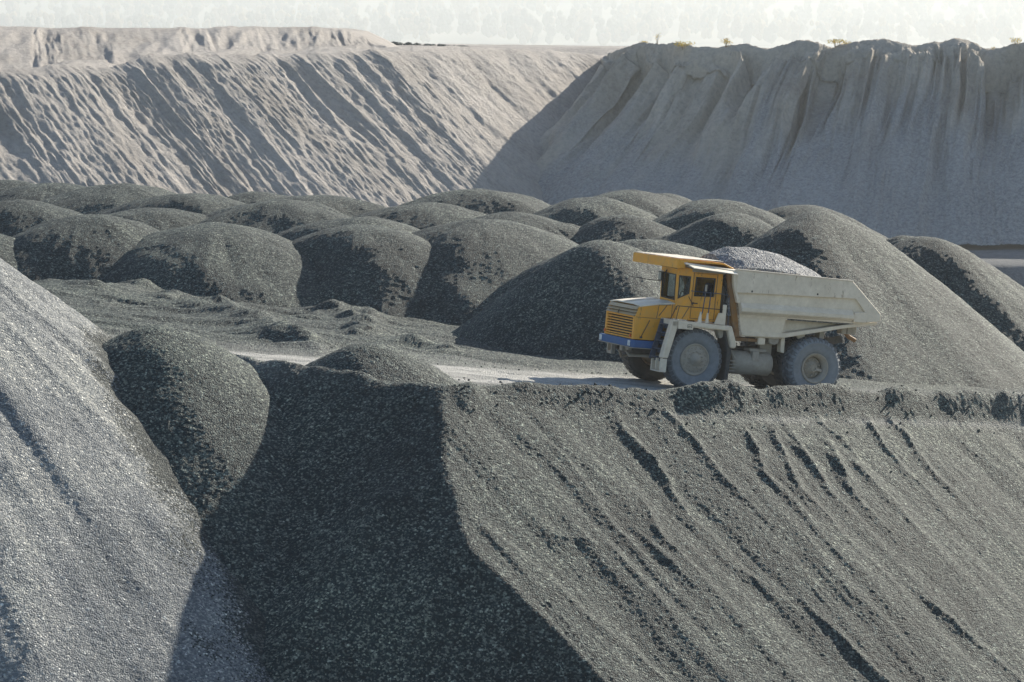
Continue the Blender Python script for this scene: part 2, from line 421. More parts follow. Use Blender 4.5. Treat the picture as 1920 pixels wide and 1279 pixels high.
# compacted pale layer showing below the berm on the right
zb = Bench(X, Y)
lay = np.exp(-((Z - zb + .16) / .10) ** 2) * sstep(3.6, 6.5, X) * (Y < 98) * (.45 + .5 * (fbm(X * 1.1, Y * 1.1, 3) > -.15))
dirE = (EC - A0) / np.linalg.norm(EC - A0)
distE = -(-(X - A0[0]) * dirE[1] + (Y - A0[1]) * dirE[0])
lay = lay * (distE > -.8)
dust = np.clip(dust + .30 * lay, 0, 1)
Pz = Pile(X, Y); Mz = Mound(X, Y)
hide = (Z < np.maximum(Pz, Mz) - .25) & (X < -5) & inner & (Y < 100)
kf = ~(hide[:-1, :-1] & hide[1:, :-1] & hide[:-1, 1:] & hide[1:, 1:])
co = np.stack([X2, Y2, Z2 + CZ], -1).reshape(-1, 3)
f = grid_faces(len(xs), len(ys), kf)
co, f, du = compact(co, f, dust.ravel())
tag(link_mesh('terrain', co, f, M_GR, attrs={'dust': du}), kind='structure')

def sheet_thing(name, fn, x0, x1, y0, y1, st, mat, amp, below, label, cat, dustfn=None, group=None):
    xs_ = np.arange(x0, x1, st); ys_ = np.arange(y0, y1, st)
    X_, Y_ = np.meshgrid(xs_, ys_, indexing='ij'); Z_ = fn(X_, Y_)
    g = below(X_, Y_)
    hid = Z_ < g - .22
    kf_ = ~(hid[:-1, :-1] & hid[1:, :-1] & hid[:-1, 1:] & hid[1:, 1:])
    Xj, Yj, Zj = jitter(X_, Y_, Z_, st, amp, rs)
    co_ = np.stack([Xj, Yj, Zj + CZ], -1).reshape(-1, 3); f_ = grid_faces(len(xs_), len(ys_), kf_)
    if len(f_) == 0: print('EMPTY', label); return None
    du_ = (dustfn(X_, Y_) if dustfn else np.zeros(X_.shape)).ravel()
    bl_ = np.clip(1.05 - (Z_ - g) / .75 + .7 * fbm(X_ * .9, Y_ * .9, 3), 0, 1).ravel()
    co_, f_, du_, bl_ = compact(co_, f_, du_, bl_)
    base = Vector((float(co_[:, 0].mean()), float(co_[:, 1].mean()), float(co_[:, 2].min())))
    co_ = co_ - np.array(base)
    o = link_mesh(name, co_, f_, mat, attrs={'dust': du_, 'blend': bl_}); o.location = base
    return tag(o, label, cat, group)
sheet_thing('gravel_pile', Mound, -20, -4, 70, 97, .075, M_GR, .011, lambda x, y: np.maximum(Ground(x, y), Pile(x, y)),
            'dark rounded gravel mound between the big pale pile and the shaded dumping face', 'gravel pile')
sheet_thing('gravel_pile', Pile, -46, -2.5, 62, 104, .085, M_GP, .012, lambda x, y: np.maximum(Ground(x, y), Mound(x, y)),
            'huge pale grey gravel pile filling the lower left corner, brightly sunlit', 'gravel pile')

# ------------------------------------------------------------------ dumped piles: apex pixel, distance, steepness, rounding, squash, label
GRP = 'dumped gravel piles on the terrace'
PILES = [
 (690, 640, 87.2, .60, .62, 1.0, 0, 'low gravel dome on the rim in front of the pale road, left of the truck'),
 (1135, 452, 112, .70, 1.2, .95, .2, 'tall dark gravel pile directly behind the yellow bonnet of the truck'),
 (1528, 396, 119, .74, .9, .72, -.5, 'highest long gravel pile behind the truck bed, flank falling to the right edge'),
 (1735, 446, 134, .72, .9, .9, -.3, 'gravel pile at the far right end of the terrace with a streaked right flank'),
 (1695, 447, 147, .7, .8, 1.0, 0, 'small dark crest peeping out behind the rightmost gravel pile'),
 (1215, 443, 122, .62, 1.0, 1.0, 0, 'gravel hump showing just above the slatted canopy of the truck'),
 (150, 400, 126, .62, 1.3, 1.0, .3, 'broad gravel pile at the left with a dark gully down its face'),
 (-70, 425, 124, .62, 1.1, 1.0, 0, 'gravel pile cut off by the left edge of the photo, front row'),
 (400, 414, 126, .62, 1.9, .95, .1, 'widest rounded gravel pile of the front row, left of centre'),
 (668, 427, 127, .64, 1.7, 1.0, -.2, 'front row gravel pile with a curved crest, two left of the tall dark one'),
 (905, 412, 129, .62, 1.8, .9, .1, 'large dark gravel pile of the front row next to the tall pile behind the truck'),
 (30, 374, 141, .55, 1.2, 1.0, 0, 'gravel pile touching the left edge of the photo in the second row'),
 (265, 386, 140, .55, 1.1, 1.0, 0, 'low gravel crest between the two widest piles at the left'),
 (530, 376, 141, .55, 1.6, .9, 0, 'wide low gravel pile in the second row, left of centre'),
 (665, 411, 134, .52, 1.4, 1.0, 0, 'low gravel shoulder just behind the curved-crest pile'),
 (955, 396, 139, .60, 1.1, 1.0, 0, 'gravel pile with a bright right shoulder in the middle of the second row'),
 (790, 381, 146, .52, 1.4, 1.0, 0, 'flat topped gravel pile below the foot of the pale clay hill'),
 (1165, 405, 138, .62, 1.0, 1.0, 0, 'gravel pile in the second row above the truck cab, left side'),
 (1370, 403, 131, .66, 1.1, .95, 0, 'rounded gravel pile right behind the loaded bed of the truck'),
 (215, 345, 160, .50, 1.6, .9, 0, 'long gravel pile at the back left below the pale clay hill'),
 (355, 358, 152, .50, 1.5, 1.0, 0, 'gravel pile with two faint ridge lines at the back, left of centre'),
 (592, 366, 154, .48, 1.3, 1.0, 0, 'broad back row gravel pile left of where the clay hill dips lowest'),
 (482, 360, 166, .50, 1.0, 1.0, 0, 'small dark gravel crest in the back row against the pale clay hill'),
 (880, 355, 157, .55, 1.4, 1.0, 0, 'back row gravel pile standing below the valley between the hills'),
 (1108, 369, 149, .58, 1.2, 1.0, 0, 'gravel pile of the third row right of the valley'),
 (1178, 357, 160, .55, 1.1, 1.0, 0, 'gravel pile in the back row that rises highest right of the valley'),
 (1235, 361, 168, .55, .8, 1.0, 0, 'dark crest at the right shoulder of the highest back row pile'),
 (1340, 374, 145, .60, 1.2, .9, 0, 'wide third row gravel pile behind the truck load'),
 (1500, 385, 152, .58, 1.2, .8, -.3, 'last back row gravel pile before the terrace drops to the right'),
 (15, 338, 172, .5, 1.2, 1.0, 0, 'farthest gravel pile in the upper left corner of the terrace'),
 (95, 345, 166, .45, 1.0, 1.0, 0, 'thin gravel crest beside the farthest left pile'),
]
def pile_fn(px, py, Yd, s, c_, ell, rot, seed):
    p = at(px, py, Yd); base = cone(p[0], p[1], p[2], s + (.10 if Yd > 120 else .14), c_ * (1.9 if Yd > 120 else 1.45), ell * (1.18 if Yd > 120 else 1), rot)
    rr_ = np.random.RandomState(int(seed * 100)); lobes = []
    if Yd > 121 and s < .7:
        for q in range(3):
            an = rr_.uniform(0, 6.28); ro = rr_.uniform(1.3, 2.9)
            lobes.append(cone(p[0] + ro * math.cos(an) * 1.3, p[1] + ro * math.sin(an) * .9, p[2] - ro * .40 - rr_.uniform(0, .3), s + .12, c_ * 1.2))
    def fn(x, y):
        th = np.arctan2(y - p[1], x - p[0]); r = np.hypot(x - p[0], y - p[1])
        k = sstep(.5, 3.5, r)
        sc = 1 + .0 * r
        wig = k * (.34 * fbm(np.cos(th) * 1.1 + seed, np.sin(th) * 1.1 + seed * 3.1, 2) * np.minimum(r, 5) * .34
                   + .035 * fbm(np.cos(th) * 9 + seed, np.sin(th) * 9, 2))
        bz = base(x, y)
        for lb in lobes: bz = smax(bz, lb(x, y), .22)
        return bz + wig + .22 * fbm(x * .3 + seed * 7, y * .3, 3) + .022 * fbm(x * 1.3 + seed, y * 1.3, 2)
    return p, fn
for i, (px, py, Yd, s, c_, ell, rot, lab) in enumerate(PILES):
    p, fn = pile_fn(px, py, Yd, s, c_, ell, rot, i * 1.37 + .5)
    hgt = p[2] - float(Bench(p[0], p[1])); ext = (max(hgt, .8) + 2.2) / s * (1.0 if ell > .9 else 1.4)
    if i in (2, 3): ext = 21
    st = .10 if Yd < 115 else (.13 if Yd < 145 else .17)
    if i in (2, 3): st = .14
    if i == 0: st = .075
    gnd = (lambda x, y: Ground(x, y))
    sheet_thing('gravel_pile', fn, p[0] - ext, p[0] + ext, p[1] - ext, p[1] + ext, st, M_GR, .010 if Yd < 100 else .009, gnd, lab, 'gravel pile', group=GRP)

# ------------------------------------------------------------------ hills (lofted surfaces)
def resample(pts, n):
    pts = np.array(pts, float); d = np.r_[0, np.cumsum(np.linalg.norm(np.diff(pts, axis=0), axis=1))]
    t = np.linspace(0, d[-1], n)
    return np.stack([np.interp(t, d, pts[:, k]) for k in range(pts.shape[1])], 1)
def loft(rails, nv, nu, disp, name, mat, greyfn=None):
    """rails: list of (rail px,py,Y points with shared u parameter); displaced along the surface normal"""
    us = np.linspace(0, 1, nu); rows = []
    for r_ in rails:
        r_ = np.array(r_, float)
        u0 = np.linspace(0, 1, len(r_))
        rows.append(np.stack([np.interp(us, u0, r_[:, k]) for k in range(3)], 1))
    G = []; V = []
    for k in range(len(rows) - 1):
        for j in range(nv[k]):
            t = j / nv[k]; G.append(rows[k] * (1 - t) + rows[k + 1] * t); V.append(k + t)
    G.append(rows[-1]); V.append(len(rows) - 1.0)
    G = np.array(G); V = np.array(V)[:, None] * np.ones((1, nu)); U = np.ones((len(V), 1)) * us[None]
    tu = np.gradient(G, axis=1); tv = np.gradient(G, axis=0)
    nrm = np.cross(tu, tv); nrm /= np.linalg.norm(nrm, axis=2, keepdims=True) + 1e-9
    nrm[nrm[..., 2] < 0] *= -1
    D = disp(U, V, G)
    G = G + nrm * D[..., None]
    gr = greyfn(U, V, G) if greyfn else np.zeros(U.shape)
    co = G.reshape(-1, 3) + np.array([0, 0, CZ])
    o = link_mesh(name, co, grid_faces(*U.shape), mat, smooth=True, attrs={'grey': gr.ravel()})
    return tag(o, kind='structure')
ZF = -22.0
def toe(px, py, z=ZF):
    return at(px, py, FPX * -z / (py - YH) * 1.0)
def top(px, py, Y): return at(px, py, Y)
# left hill
def hill_y(px): return float(np.interp(px, [-420, 0, 400, 700, 1150, 1400], [283, 300, 323, 343, 397, 418]))
crest = [(px, py, hill_y(px)) for px, py in ((-420, 150), (-200, 140), (-60, 140), (30, 134), (120, 124), (205, 131), (262, 106), (330, 108), (410, 101),
         (480, 106), (560, 102), (640, 99), (700, 98), (770, 96), (860, 93), (960, 95), (1040, 98), (1110, 106), (1200, 110), (1400, 112))]
cr = [top(*p) for p in crest]
def hill_az(px): return R(float(np.interp(px, [-420, 0, 400, 700, 1150, 1400], [38, 44, 53, 58, 62, 62])))
tt = [c_ + np.array([math.sin(hill_az(p[0])) * 38, -math.cos(hill_az(p[0])) * 38, -32.5 - c_[2] - 1.5]) for c_, p in zip(cr, crest)]
mid = [c_ * .5 + t_ * .5 + np.array([0, 0, -.7]) for c_, t_ in zip(cr, tt)]
back1 = [c_ + np.array([0, 22, .15 if c_[0] > -8 else .6]) for c_ in cr]
back2 = [c_ + np.array([0, 260, .2]) for c_ in cr]
def dispL(U, V, G):
    u = U * 95; v = np.clip(V - 1, -1, 2)          # v: 0 at the crest, 2 at the toe
    face = sstep(-.04, .12, v)
    w_ = u + 1.5 * fbm(u * .22, v * 1.2, 3) + .45 * fbm(u * .7, v * 3.2, 3)
    n1 = fbm(w_ * .33, v * .55 + 3, 3); n2 = fbm(w_ * .85 + 50, v * .8, 3); n3 = fbm(w_ * 2.6, v * 1.6 + 9, 3)
    gl = -np.sqrt(n1 * n1 + .008) * 1.0 * (.55 + .9 * vnoise(u * .13 + 5, v * .8)) - np.sqrt(n2 * n2 + .02) * .22 + n3 * .10 + .07 * fbm(u * 6, v * 20, 3)
    fine = .18 * fbm(u * 3, v * 26, 3)
    return face * (gl + 1.0 + fine) + (1 - face) * .35 * fbm(u * .5, V * 5, 4) + .35 * fbm(u * .25, v * 2.5, 3)
loft([back2, back1, cr, mid, tt], [4, 8, 70, 70], 900, lambda U, V, G: dispL(U, V - 1, G), 'hill', M_CLAY_L)
# upper tier on the left hill
t_top = [(px, py, hill_y(px) + 36) for px, py in ((-420, 48), (-100, 50), (60, 52), (110, 54), (200, 52), (330, 53), (390, 53), (480, 50), (560, 51), (620, 52), (655, 58), (690, 74), (735, 98))]
t_toe = [(px, py, hill_y(px) + 14) for px, py in ((-430, 112), (-100, 112), (60, 113), (130, 112), (220, 110), (345, 104), (420, 99), (500, 98), (580, 99), (650, 101), (700, 101), (745, 101), (790, 102))]
tt1 = [at(*p) for p in t_top]; tt2 = [at(*p) + np.array([0, 0, -.7]) for p in t_toe]
tb = [p + np.array([0, 50, .1]) for p in tt1]; tb2 = [p + np.array([0, 60, -9]) for p in tt1]
def dispT(U, V, G):
    u = U * 60; v = V - 2
    return .55 * fbm(u * .35 + v * 1.2, v * 1.3, 4) * sstep(-.2, .2, v) + .5 * fbm(u * .8, v * 2, 4) * sstep(-.1, .3, v) - .7 * np.abs(fbm(u * .22 + v * .7, v * .3 + 3, 2)) * sstep(-.05, .2, v)
loft([tb2, tb, tt1, tt2], [2, 4, 40], 420, dispT, 'hill', M_CLAY_L)
# right hill
crR = [(1112, 118, 372), (1150, 100, 366), (1176, 88, 362), (1200, 80, 358), (1222, 84, 356), (1248, 82, 354), (1270, 80, 352), (1300, 88, 350), (1350, 88, 349), (1400, 84, 348), (1440, 92, 347), (1475, 82, 346), (1500, 76, 345), (1535, 80, 344), (1562, 88, 344),
       (1600, 78, 343), (1645, 72, 342), (1690, 80, 341), (1722, 88, 340), (1755, 78, 340), (1790, 71, 340), (1835, 82, 339), (1862, 96, 338), (1890, 88, 338), (1930, 78, 337), (2000, 84, 336), (2100, 76, 335), (2200, 84, 334), (2350, 78, 333), (2550, 86, 331), (2750, 92, 329), (2950, 110, 327)]
toR = [(840, 424), (880, 427), (912, 430), (945, 432), (980, 434), (1015, 437), (1048, 439), (1090, 442), (1150, 445), (1210, 449), (1262, 453), (1305, 456), (1340, 458), (1385, 461), (1425, 463),
       (1480, 465), (1540, 466), (1600, 466), (1645, 466), (1695, 466), (1745, 466), (1800, 466), (1842, 466), (1880, 466), (1930, 466), (2010, 466), (2110, 466), (2210, 466), (2360, 466), (2560, 466), (2760, 467), (2960, 468)]
c2 = [np.array([22., 470., -1.5]), np.array([17., 425., -1.2]), np.array([13., 395., -1.6])] + [at(*p) for p in crR[1:]]; t2 = [np.array([6., 460., -26.]), np.array([3., 420., -25.]), np.array([0., 388., -24.])] + [toe(*p) for p in toR[1:]]
m2 = [c_ * .45 + t_ * .55 + np.array([0, 0, -.4]) for c_, t_ in zip(c2, t2)]
sh2 = [c_ * .90 + t_ * .10 + np.array([0, -.6, .9]) for c_, t_ in zip(c2, t2)]
b2a = [c_ + np.array([1, 14, -.8]) for c_ in c2]; b2b = [c_ + np.array([6, 200, -2]) for c_ in c2]
def dispR(U, V, G):
    u = U * 113; v = np.clip(V - 2, -1, 3)
    face = sstep(.05, 1.1, v)
    lf = sstep(.5, .1, U)
    w_ = u + 2.2 * fbm(u * .16, v * .9, 3) + .35 * fbm(u * .8, v * 2.5, 3)
    n1 = fbm(w_ * .15 + 11, v * .38 + 13, 2); n2 = fbm(w_ * .45 + 21, v * .7, 3); n3 = fbm(w_ * 2.2, v * 1.8 + 2, 3)
    low = sstep(2.9, 1.2, v)                   # smooth scree at the bottom
    gl = (-np.sqrt(n1 * n1 + .003) * 8.0 - np.sqrt(n2 * n2 + .006) * 2.8 * low + n3 * .32 + .10 * fbm(u * 4, v * 9, 3)) * (.3 + .7 * low)
    return face * (gl + .9) + .25 * fbm(u * .3, v * 2, 3) + .10 * fbm(u * 2.5, v * 20, 3)
def greyR(U, V, G):
    v = V - 2
    n_ = fbm(U * 22, v * 1.3, 4)
    return np.clip(sstep(1.35, 2.3, v + .9 * n_ + .8 * (U * 1.13 - .35)), 0, 1) * .9
loft([b2b, b2a, c2, sh2, m2, t2], [3, 8, 24, 50, 60], 1120, dispR, 'hill', M_CLAY_R, greyR)

# quarry floor, pale lower terrace, far ground
def flat(name, x0, x1, y0, y1, z0, nx, ny, mat, zf=None):
    xs_ = np.linspace(x0, x1, nx); ys_ = np.linspace(y0, y1, ny)
    X_, Y_ = np.meshgrid(xs_, ys_, indexing='ij'); Z_ = (zf(X_, Y_) if zf else np.full(X_.shape, z0)) + CZ
    o = link_mesh(name, np.stack([X_, Y_, Z_], -1).reshape(-1, 3), grid_faces(nx, ny), mat, smooth=True, attrs={'grey': np.zeros(X_.size)})
    return tag(o, kind='structure')
M_FLOOR = clay('quarry_floor_dust', (.14, .15, .16), (.18, .19, .20), (.23, .235, .24))
M_FACE = clay('shaded_gravel_bank', (.12, .13, .145), (.16, .17, .185), (.21, .215, .22))
flat('quarry_floor', -8000, 8000, -55, 15900, -37, 60, 60, M_FACE)
def terr(x, y):
    return np.where(y < 287, ZF - .7 * (287 - y), ZF) + .25 * fbm(x * .12, y * .12, 3)
flat('quarry_terrace', -120, 190, 262, 400, 0, 156, 140, M_FLOOR, lambda x, y: np.maximum(terr(x, y), -38) - .15)

# ------------------------------------------------------------------ truck (x forward, y to its left, z up)
TR = bpy.data.objects.new('dump_truck', None); C.objects.link(TR); TR.empty_display_size = .5
tag(TR, 'yellow and white mining dump truck with blue bumper, loaded bed, standing on the pale road', 'dump truck')
_c = at(1303, 733, 95.0); yaw = R(24); ptc = R(6.0)
hv = Vector((-math.cos(yaw) * math.cos(ptc), -math.sin(yaw) * math.cos(ptc), math.sin(ptc)))
lv = Vector((math.sin(yaw), -math.cos(yaw), 0)); uv = hv.cross(lv)
org = Vector(_c) - 1.75 * lv + Vector((0, 0, CZ))
TR.matrix_world = Matrix(((hv.x, lv.x, uv.x, org.x), (hv.y, lv.y, uv.y, org.y), (hv.z, lv.z, uv.z, org.z), (0, 0, 0, 1)))

class MB:
    def __init__(s): s.v = []; s.f = []; s.sm = []
    def add(s, v, f, smooth=False):
        o = len(s.v); s.v += [tuple(x) for x in v]; s.f += [tuple(i + o for i in q) for q in f]; s.sm += [smooth] * len(f)
        return s
    def box(s, x0, x1, y0, y1, z0, z1):
        v = [(x, y, z) for x in (x0, x1) for y in (y0, y1) for z in (z0, z1)]
        return s.add(v, [(0, 1, 3, 2), (4, 6, 7, 5), (0, 4, 5, 1), (2, 3, 7, 6), (0, 2, 6, 4), (1, 5, 7, 3)])
    def hexa(s, b, t):
        """two quads (bottom, top) joined"""
        return s.add(list(b) + list(t), [(3, 2, 1, 0), (4, 5, 6, 7), (0, 1, 5, 4), (1, 2, 6, 5), (2, 3, 7, 6), (3, 0, 4, 7)])
    def prism(s, pts, y0, y1, fn=lambda a, b, y: (a, y, b)):
        n = len(pts); v = [fn(a_, b_, y0) for a_, b_ in pts] + [fn(a_, b_, y1) for a_, b_ in pts]
        return s.add(v, [tuple(range(n)), tuple(reversed(range(n, 2 * n)))] + [(i, i + n, (i + 1) % n + n, (i + 1) % n) for i in range(n)])
    def tube(s, pts, r, seg=8, caps=True):
        P = [Vector(p) for p in pts]; rings = []
        for i, p in enumerate(P):
            d = (P[min(i + 1, len(P) - 1)] - P[max(i - 1, 0)]).normalized()
            u_ = d.orthogonal().normalized() if i == 0 else (pu - d * pu.dot(d)).normalized()
            pu = u_; w_ = d.cross(u_)
            rr = r[i] if isinstance(r, (list, tuple)) else r
            rings.append([p + (u_ * math.cos(t) + w_ * math.sin(t)) * rr for t in [2 * math.pi * k / seg for k in range(seg)]])
        v = [q for rg in rings for q in rg]; f = []
        for i in range(len(P) - 1):
            for k in range(seg):
                a_ = i * seg + k; b_ = i * seg + (k + 1) % seg; f.append((a_, b_, b_ + seg, a_ + seg))
        s.add(v, f, True)
        if caps:
            s.add(rings[0], [tuple(reversed(range(seg)))]); s.add(rings[-1], [tuple(range(seg))])
        return s
    def lathe(s, prof, cx, cz, seg=48, sgn=1, closed=False):
        """prof: (y, r) around the y axis"""
        v = []; f = []
        for y, r in prof:
            for k in range(seg):
                t = 2 * math.pi * k / seg; v.append((cx + r * math.cos(t), y, cz + r * math.sin(t)))
        n = len(prof)
        for i in range(n - 1 if not closed else n):
            j = (i + 1) % n
            for k in range(seg):
                q = (i * seg + k, i * seg + (k + 1) % seg, j * seg + (k + 1) % seg, j * seg + k)
                f.append(q if sgn > 0 else q[::-1])
        return s.add(v, f, True)
    def build(s, name, mat, parent, bevel=.012, label=None):
        me = bpy.data.meshes.new(name); me.from_pydata(s.v, [], s.f); me.update()
        bm = bmesh.new(); bm.from_mesh(me); bmesh.ops.recalc_face_normals(bm, faces=bm.faces[:]); bm.to_mesh(me); bm.free()
        me.polygons.foreach_set('use_smooth', s.sm)
        me.materials.append(mat)
        o = bpy.data.objects.new(name, me); C.objects.link(o); o.parent = parent
        if bevel:
            b = o.modifiers.new('bevel', 'BEVEL'); b.width = bevel; b.segments = 1; b.limit_method = 'ANGLE'; b.angle_limit = R(50)
        if label: o['label'] = label
        return o

def dupe(src, parent, name=None):
    o = src.copy(); C.objects.link(o); o.parent = parent; return o

M_RUBM = paint('worn_tread_rubber', (.075, .082, .09), (.10, .108, .118), rust=(.06, .06, .06), rust_amt=.7, dust=(.18, .19, .2), dust_amt=.3, rough=.85)
# --- wheels
def tyre_prof(y0, y1, ri, ro):
    """outer face at y0, inner at y1"""
    s = 1 if y0 > y1 else -1; w_ = abs(y0 - y1)
    return [(y0 - s * .06, ri), (y0 - s * .02, ri + .03), (y0 + s * .025, ri + .12), (y0 + s * .045, ri + .20), (y0 + s * .04, ro - .20), (y0 + s * .052, ro - .185), (y0 + s * .052, ro - .165),
            (y0 + s * .03, ro - .15), (y0 - s * .0, ro - .09), (y0 - s * .05, ro - .04), (y0 - s * w_ / 2, ro - .03),
            (y1 + s * .05, ro - .04), (y1, ro - .09), (y1 - s * .03, ro - .2), (y1 + s * .02, ri + .03), (y1 + s * .06, ri)]
def lugs(m, y0, y1, cx, cz, ro, n, chunky):
    s = 1 if y0 > y1 else -1; ymid = (y0 + y1) / 2
    for side in (0, 1):
        ya = y0 if side == 0 else y1; sg = s if side == 0 else -s
        for k in range(n):
            t0 = 2 * math.pi * (k + .5 * side) / n; dt = 2 * math.pi / n * (.30 if chunky else .36)
            def P_(r, y, t): return (cx + r * math.cos(t), y, cz + r * math.sin(t))
            sk = 2 * math.pi / n * .35
            a0, a1 = t0 - dt, t0 + dt
            sh = .13 if chunky else .10
            # tread block running from the middle over the shoulder
            b = [P_(ro - .06, ymid - sg * .02, a0 + sk), P_(ro - .06, ymid - sg * .02, a1 + sk), P_(ro - .08, ya - sg * .03, a1), P_(ro - .08, ya - sg * .03, a0)]
            tq = [P_(ro, ymid - sg * .02, a0 + sk), P_(ro, ymid - sg * .02, a1 + sk), P_(ro - .005, ya - sg * .04, a1), P_(ro - .005, ya - sg * .04, a0)]
            m.hexa(b, tq)
            b2 = [P_(ro - .08, ya - sg * .08, a0), P_(ro - .08, ya - sg * .08, a1), P_(ro - .04 - sh, ya - sg * .03, a1), P_(ro - .04 - sh, ya - sg * .03, a0)]
            t2_ = [P_(ro - .005, ya - sg * .04, a0), P_(ro - .005, ya - sg * .04, a1), P_(ro - .03 - sh, ya + sg * .035, a1), P_(ro - .03 - sh, ya + sg * .035, a0)]
            m.hexa(b2, t2_)
def wheel(cx, cz, y0, y1, front, mat_t, lab=None, ro=1.03):
    s = 1 if y0 > y1 else -1
    ri = .52 if front else .50
    m = MB()
    if front:
        m.lathe([(y0 - s * .04, ri + .01), (y0 - s * .0, ri + .0), (y0 + s * .0, ri - .03), (y0 - s * .035, ri - .04), (y0 - s * .02, ri - .12), (y0 + s * .0, .36), (y0 + s * .01, .34), (y0 + s * .0, .22), (y0 + s * .03, .20), (y0 + s * .09, .17), (y0 + s * .10, .09), (y0 + s * .13, .08), (y0 + s * .135, .001)], cx, cz)
        m.lathe([(y0 - s * .04, ri + .01), (y0 - s * .3, ri - .06), (y1 + s * .1, ri - .06), (y1 + s * .04, ri)], cx, cz)
        m.lathe([(y1 + s * .25, ri - .06), (y1 + s * .22, .12), (y1 + s * .05, .12)], cx, cz)
    else:
        m.lathe([(y0 - s * .04, ri + .01), (y0 + s * .01, ri), (y0 + s * .0, ri - .03), (y0 - s * .05, ri - .05), (y0 - s * .09, ri - .11), (y0 - s * .26, ri - .13), (y1, ri - .12), (y1 + s * .03, ri)], cx, cz)
    rim = m.build('wheel', M_DST, TR, 0, lab)
    MB().lathe(tyre_prof(y0, y1, ri, ro), cx, cz, 64).build('tyre', mat_t, rim, 0)
    t = MB(); lugs(t, y0, y1, cx, cz, ro, 34 if front else 26, not front)
    tag(t.build('tread_lugs', M_RUBM if mat_t is M_RUB else M_RUBD, rim, 0), kind='stuff')
    h = MB()
    if front:
        for k in range(16):
            a_ = 2 * math.pi * k / 16; h.lathe([(y0, .026), (y0 + s * .035, .026), (y0 + s * .035, .001)], cx + .40 * math.cos(a_), cz + .40 * math.sin(a_), 6)
        for k in range(12):
            a_ = 2 * math.pi * (k + .3) / 12; h.lathe([(y0, .030), (y0 + s * .04, .030), (y0 + s * .04, .001)], cx + .27 * math.cos(a_), cz + .27 * math.sin(a_), 6)
        for k in range(22):
            a_ = random.random() * 6.28; rr = random.uniform(.23, .42)
            h.lathe([(y0 - s * .02, random.uniform(.02, .045)), (y0 + s * random.uniform(.008, .022), .015), (y0 + s * .02, .001)], cx + rr * math.cos(a_), cz + rr * math.sin(a_), 7)
    else:
        h.lathe([(y0 - s * .30, ri - .14), (y0 - s * .26, ri - .17), (y0 - s * .24, .20), (y0 - s * .16, .17), (y0 - s * .15, .001)], cx, cz, 40)
        for k in range(8):
            a_ = 2 * math.pi * k / 8; h.lathe([(y0 - s * .17, .028), (y0 - s * .12, .028), (y0 - s * .12, .001)], cx + .12 * math.cos(a_), cz + .12 * math.sin(a_), 6)
        for k in range(10):
            a_ = 2 * math.pi * (k + .5) / 10; h.lathe([(y0 - s * .26, .032), (y0 - s * .19, .03), (y0 - s * .19, .001)], cx + .27 * math.cos(a_), cz + .27 * math.sin(a_), 6)
        a_ = 3.25; h.hexa([(cx + .1 * math.cos(a_), y0 - s * .2, cz + .02), (cx + .1 * math.cos(a_), y0 - s * .2, cz - .10), (cx - .34, y0 - s * .2, cz - .13), (cx - .34, y0 - s * .2, cz - .03)],
                          [(cx + .1 * math.cos(a_), y0 - s * .13, cz + .0), (cx + .1 * math.cos(a_), y0 - s * .13, cz - .09), (cx - .34, y0 - s * .13, cz - .12), (cx - .34, y0 - s * .13, cz - .04)])
    tag(h.build('hub_bolts', M_DST, rim, 0), kind='stuff')
    return rim
WFX, WRX = .11, -4.40
wheel(WFX, 1.03, 1.75, 1.18, True, M_RUB, 'front wheel nearest the camera with a dusty bolted disc')
wheel(WFX, 1.03, -1.75, -1.18, True, M_RUBD, 'front wheel on the far side, in shade under the bumper')
wheel(WRX, 1.02, 1.85, 1.30, False, M_RUB, 'outer rear wheel nearest the camera with a deep dished rim')
wheel(WRX, 1.02, .68, 1.22, False, M_RUBD)
wheel(WRX, 1.02, -.68, -1.22, False, M_RUBD)
wheel(WRX, 1.02, -1.85, -1.30, False, M_RUBD)
# axles and chassis
MB().tube([(WFX, -1.3, 1.03), (WFX, 1.3, 1.03)], .13, 12).box(WFX - .25, WFX + .25, -.8, .8, .8, 1.2).build('front_axle', M_DRK, TR)
MB().tube([(WRX, -1.2, 1.02), (WRX, 1.2, 1.02)], .22, 12).lathe([(-.45, .05), (-.4, .45), (.4, .45), (.45, .05)], WRX, 1.02, 20).build('rear_axle', M_DRK, TR)
ch = MB()
for y in (-.62, .50): ch.prism([(1.9, 1.05), (1.9, 1.35), (-3.0, 1.45), (-6.0, 2.1), (-6.1, 1.9), (-3.2, 1.0)], y, y + .14)
for x in (1.6, -.8, -2.2, -3.6, -5.6): ch.box(x - .1, x + .1, -.5, .5, 1.15 if x > -5 else 1.8, 1.38 if x > -5 else 2.0)
ch.build('chassis_frame', M_DRK, TR)
MB().box(-1.0, 1.7, -.48, .48, 1.0, 1.9).box(-2.2, -1.0, -.3, .3, .95, 1.6).build('engine', M_DRK, TR)
tk = MB().tube([(-1.45, 1.12, 1.0), (-1.5, 1.12, 1.0), (-2.95, 1.12, 1.0), (-3.0, 1.12, 1.0)], [.34, .40, .40, .34], 24)
tk.build('tank', M_DST, TR, 0, 'dusty cylindrical tank between the axles')
MB().box(-2.40, -2.15, 1.35, 1.53, 1.1, 1.42).box(-2.7, -2.1, .95, 1.4, 1.40, 1.5).build('tank_bracket', M_DST, TR)
MB().prism([(-2.58, 2.0), (-3.12, 2.0), (-3.12, 1.02), (-2.88, 1.0), (-2.72, 1.2)], .9, 1.05).build('support_plate', M_DST, TR)
MB().prism([(-3.20, 2.58), (-3.36, 2.58), (-3.40, 1.42), (-3.26, 1.45)], 1.15, 1.42).build('bed_strut', M_WHT, TR)
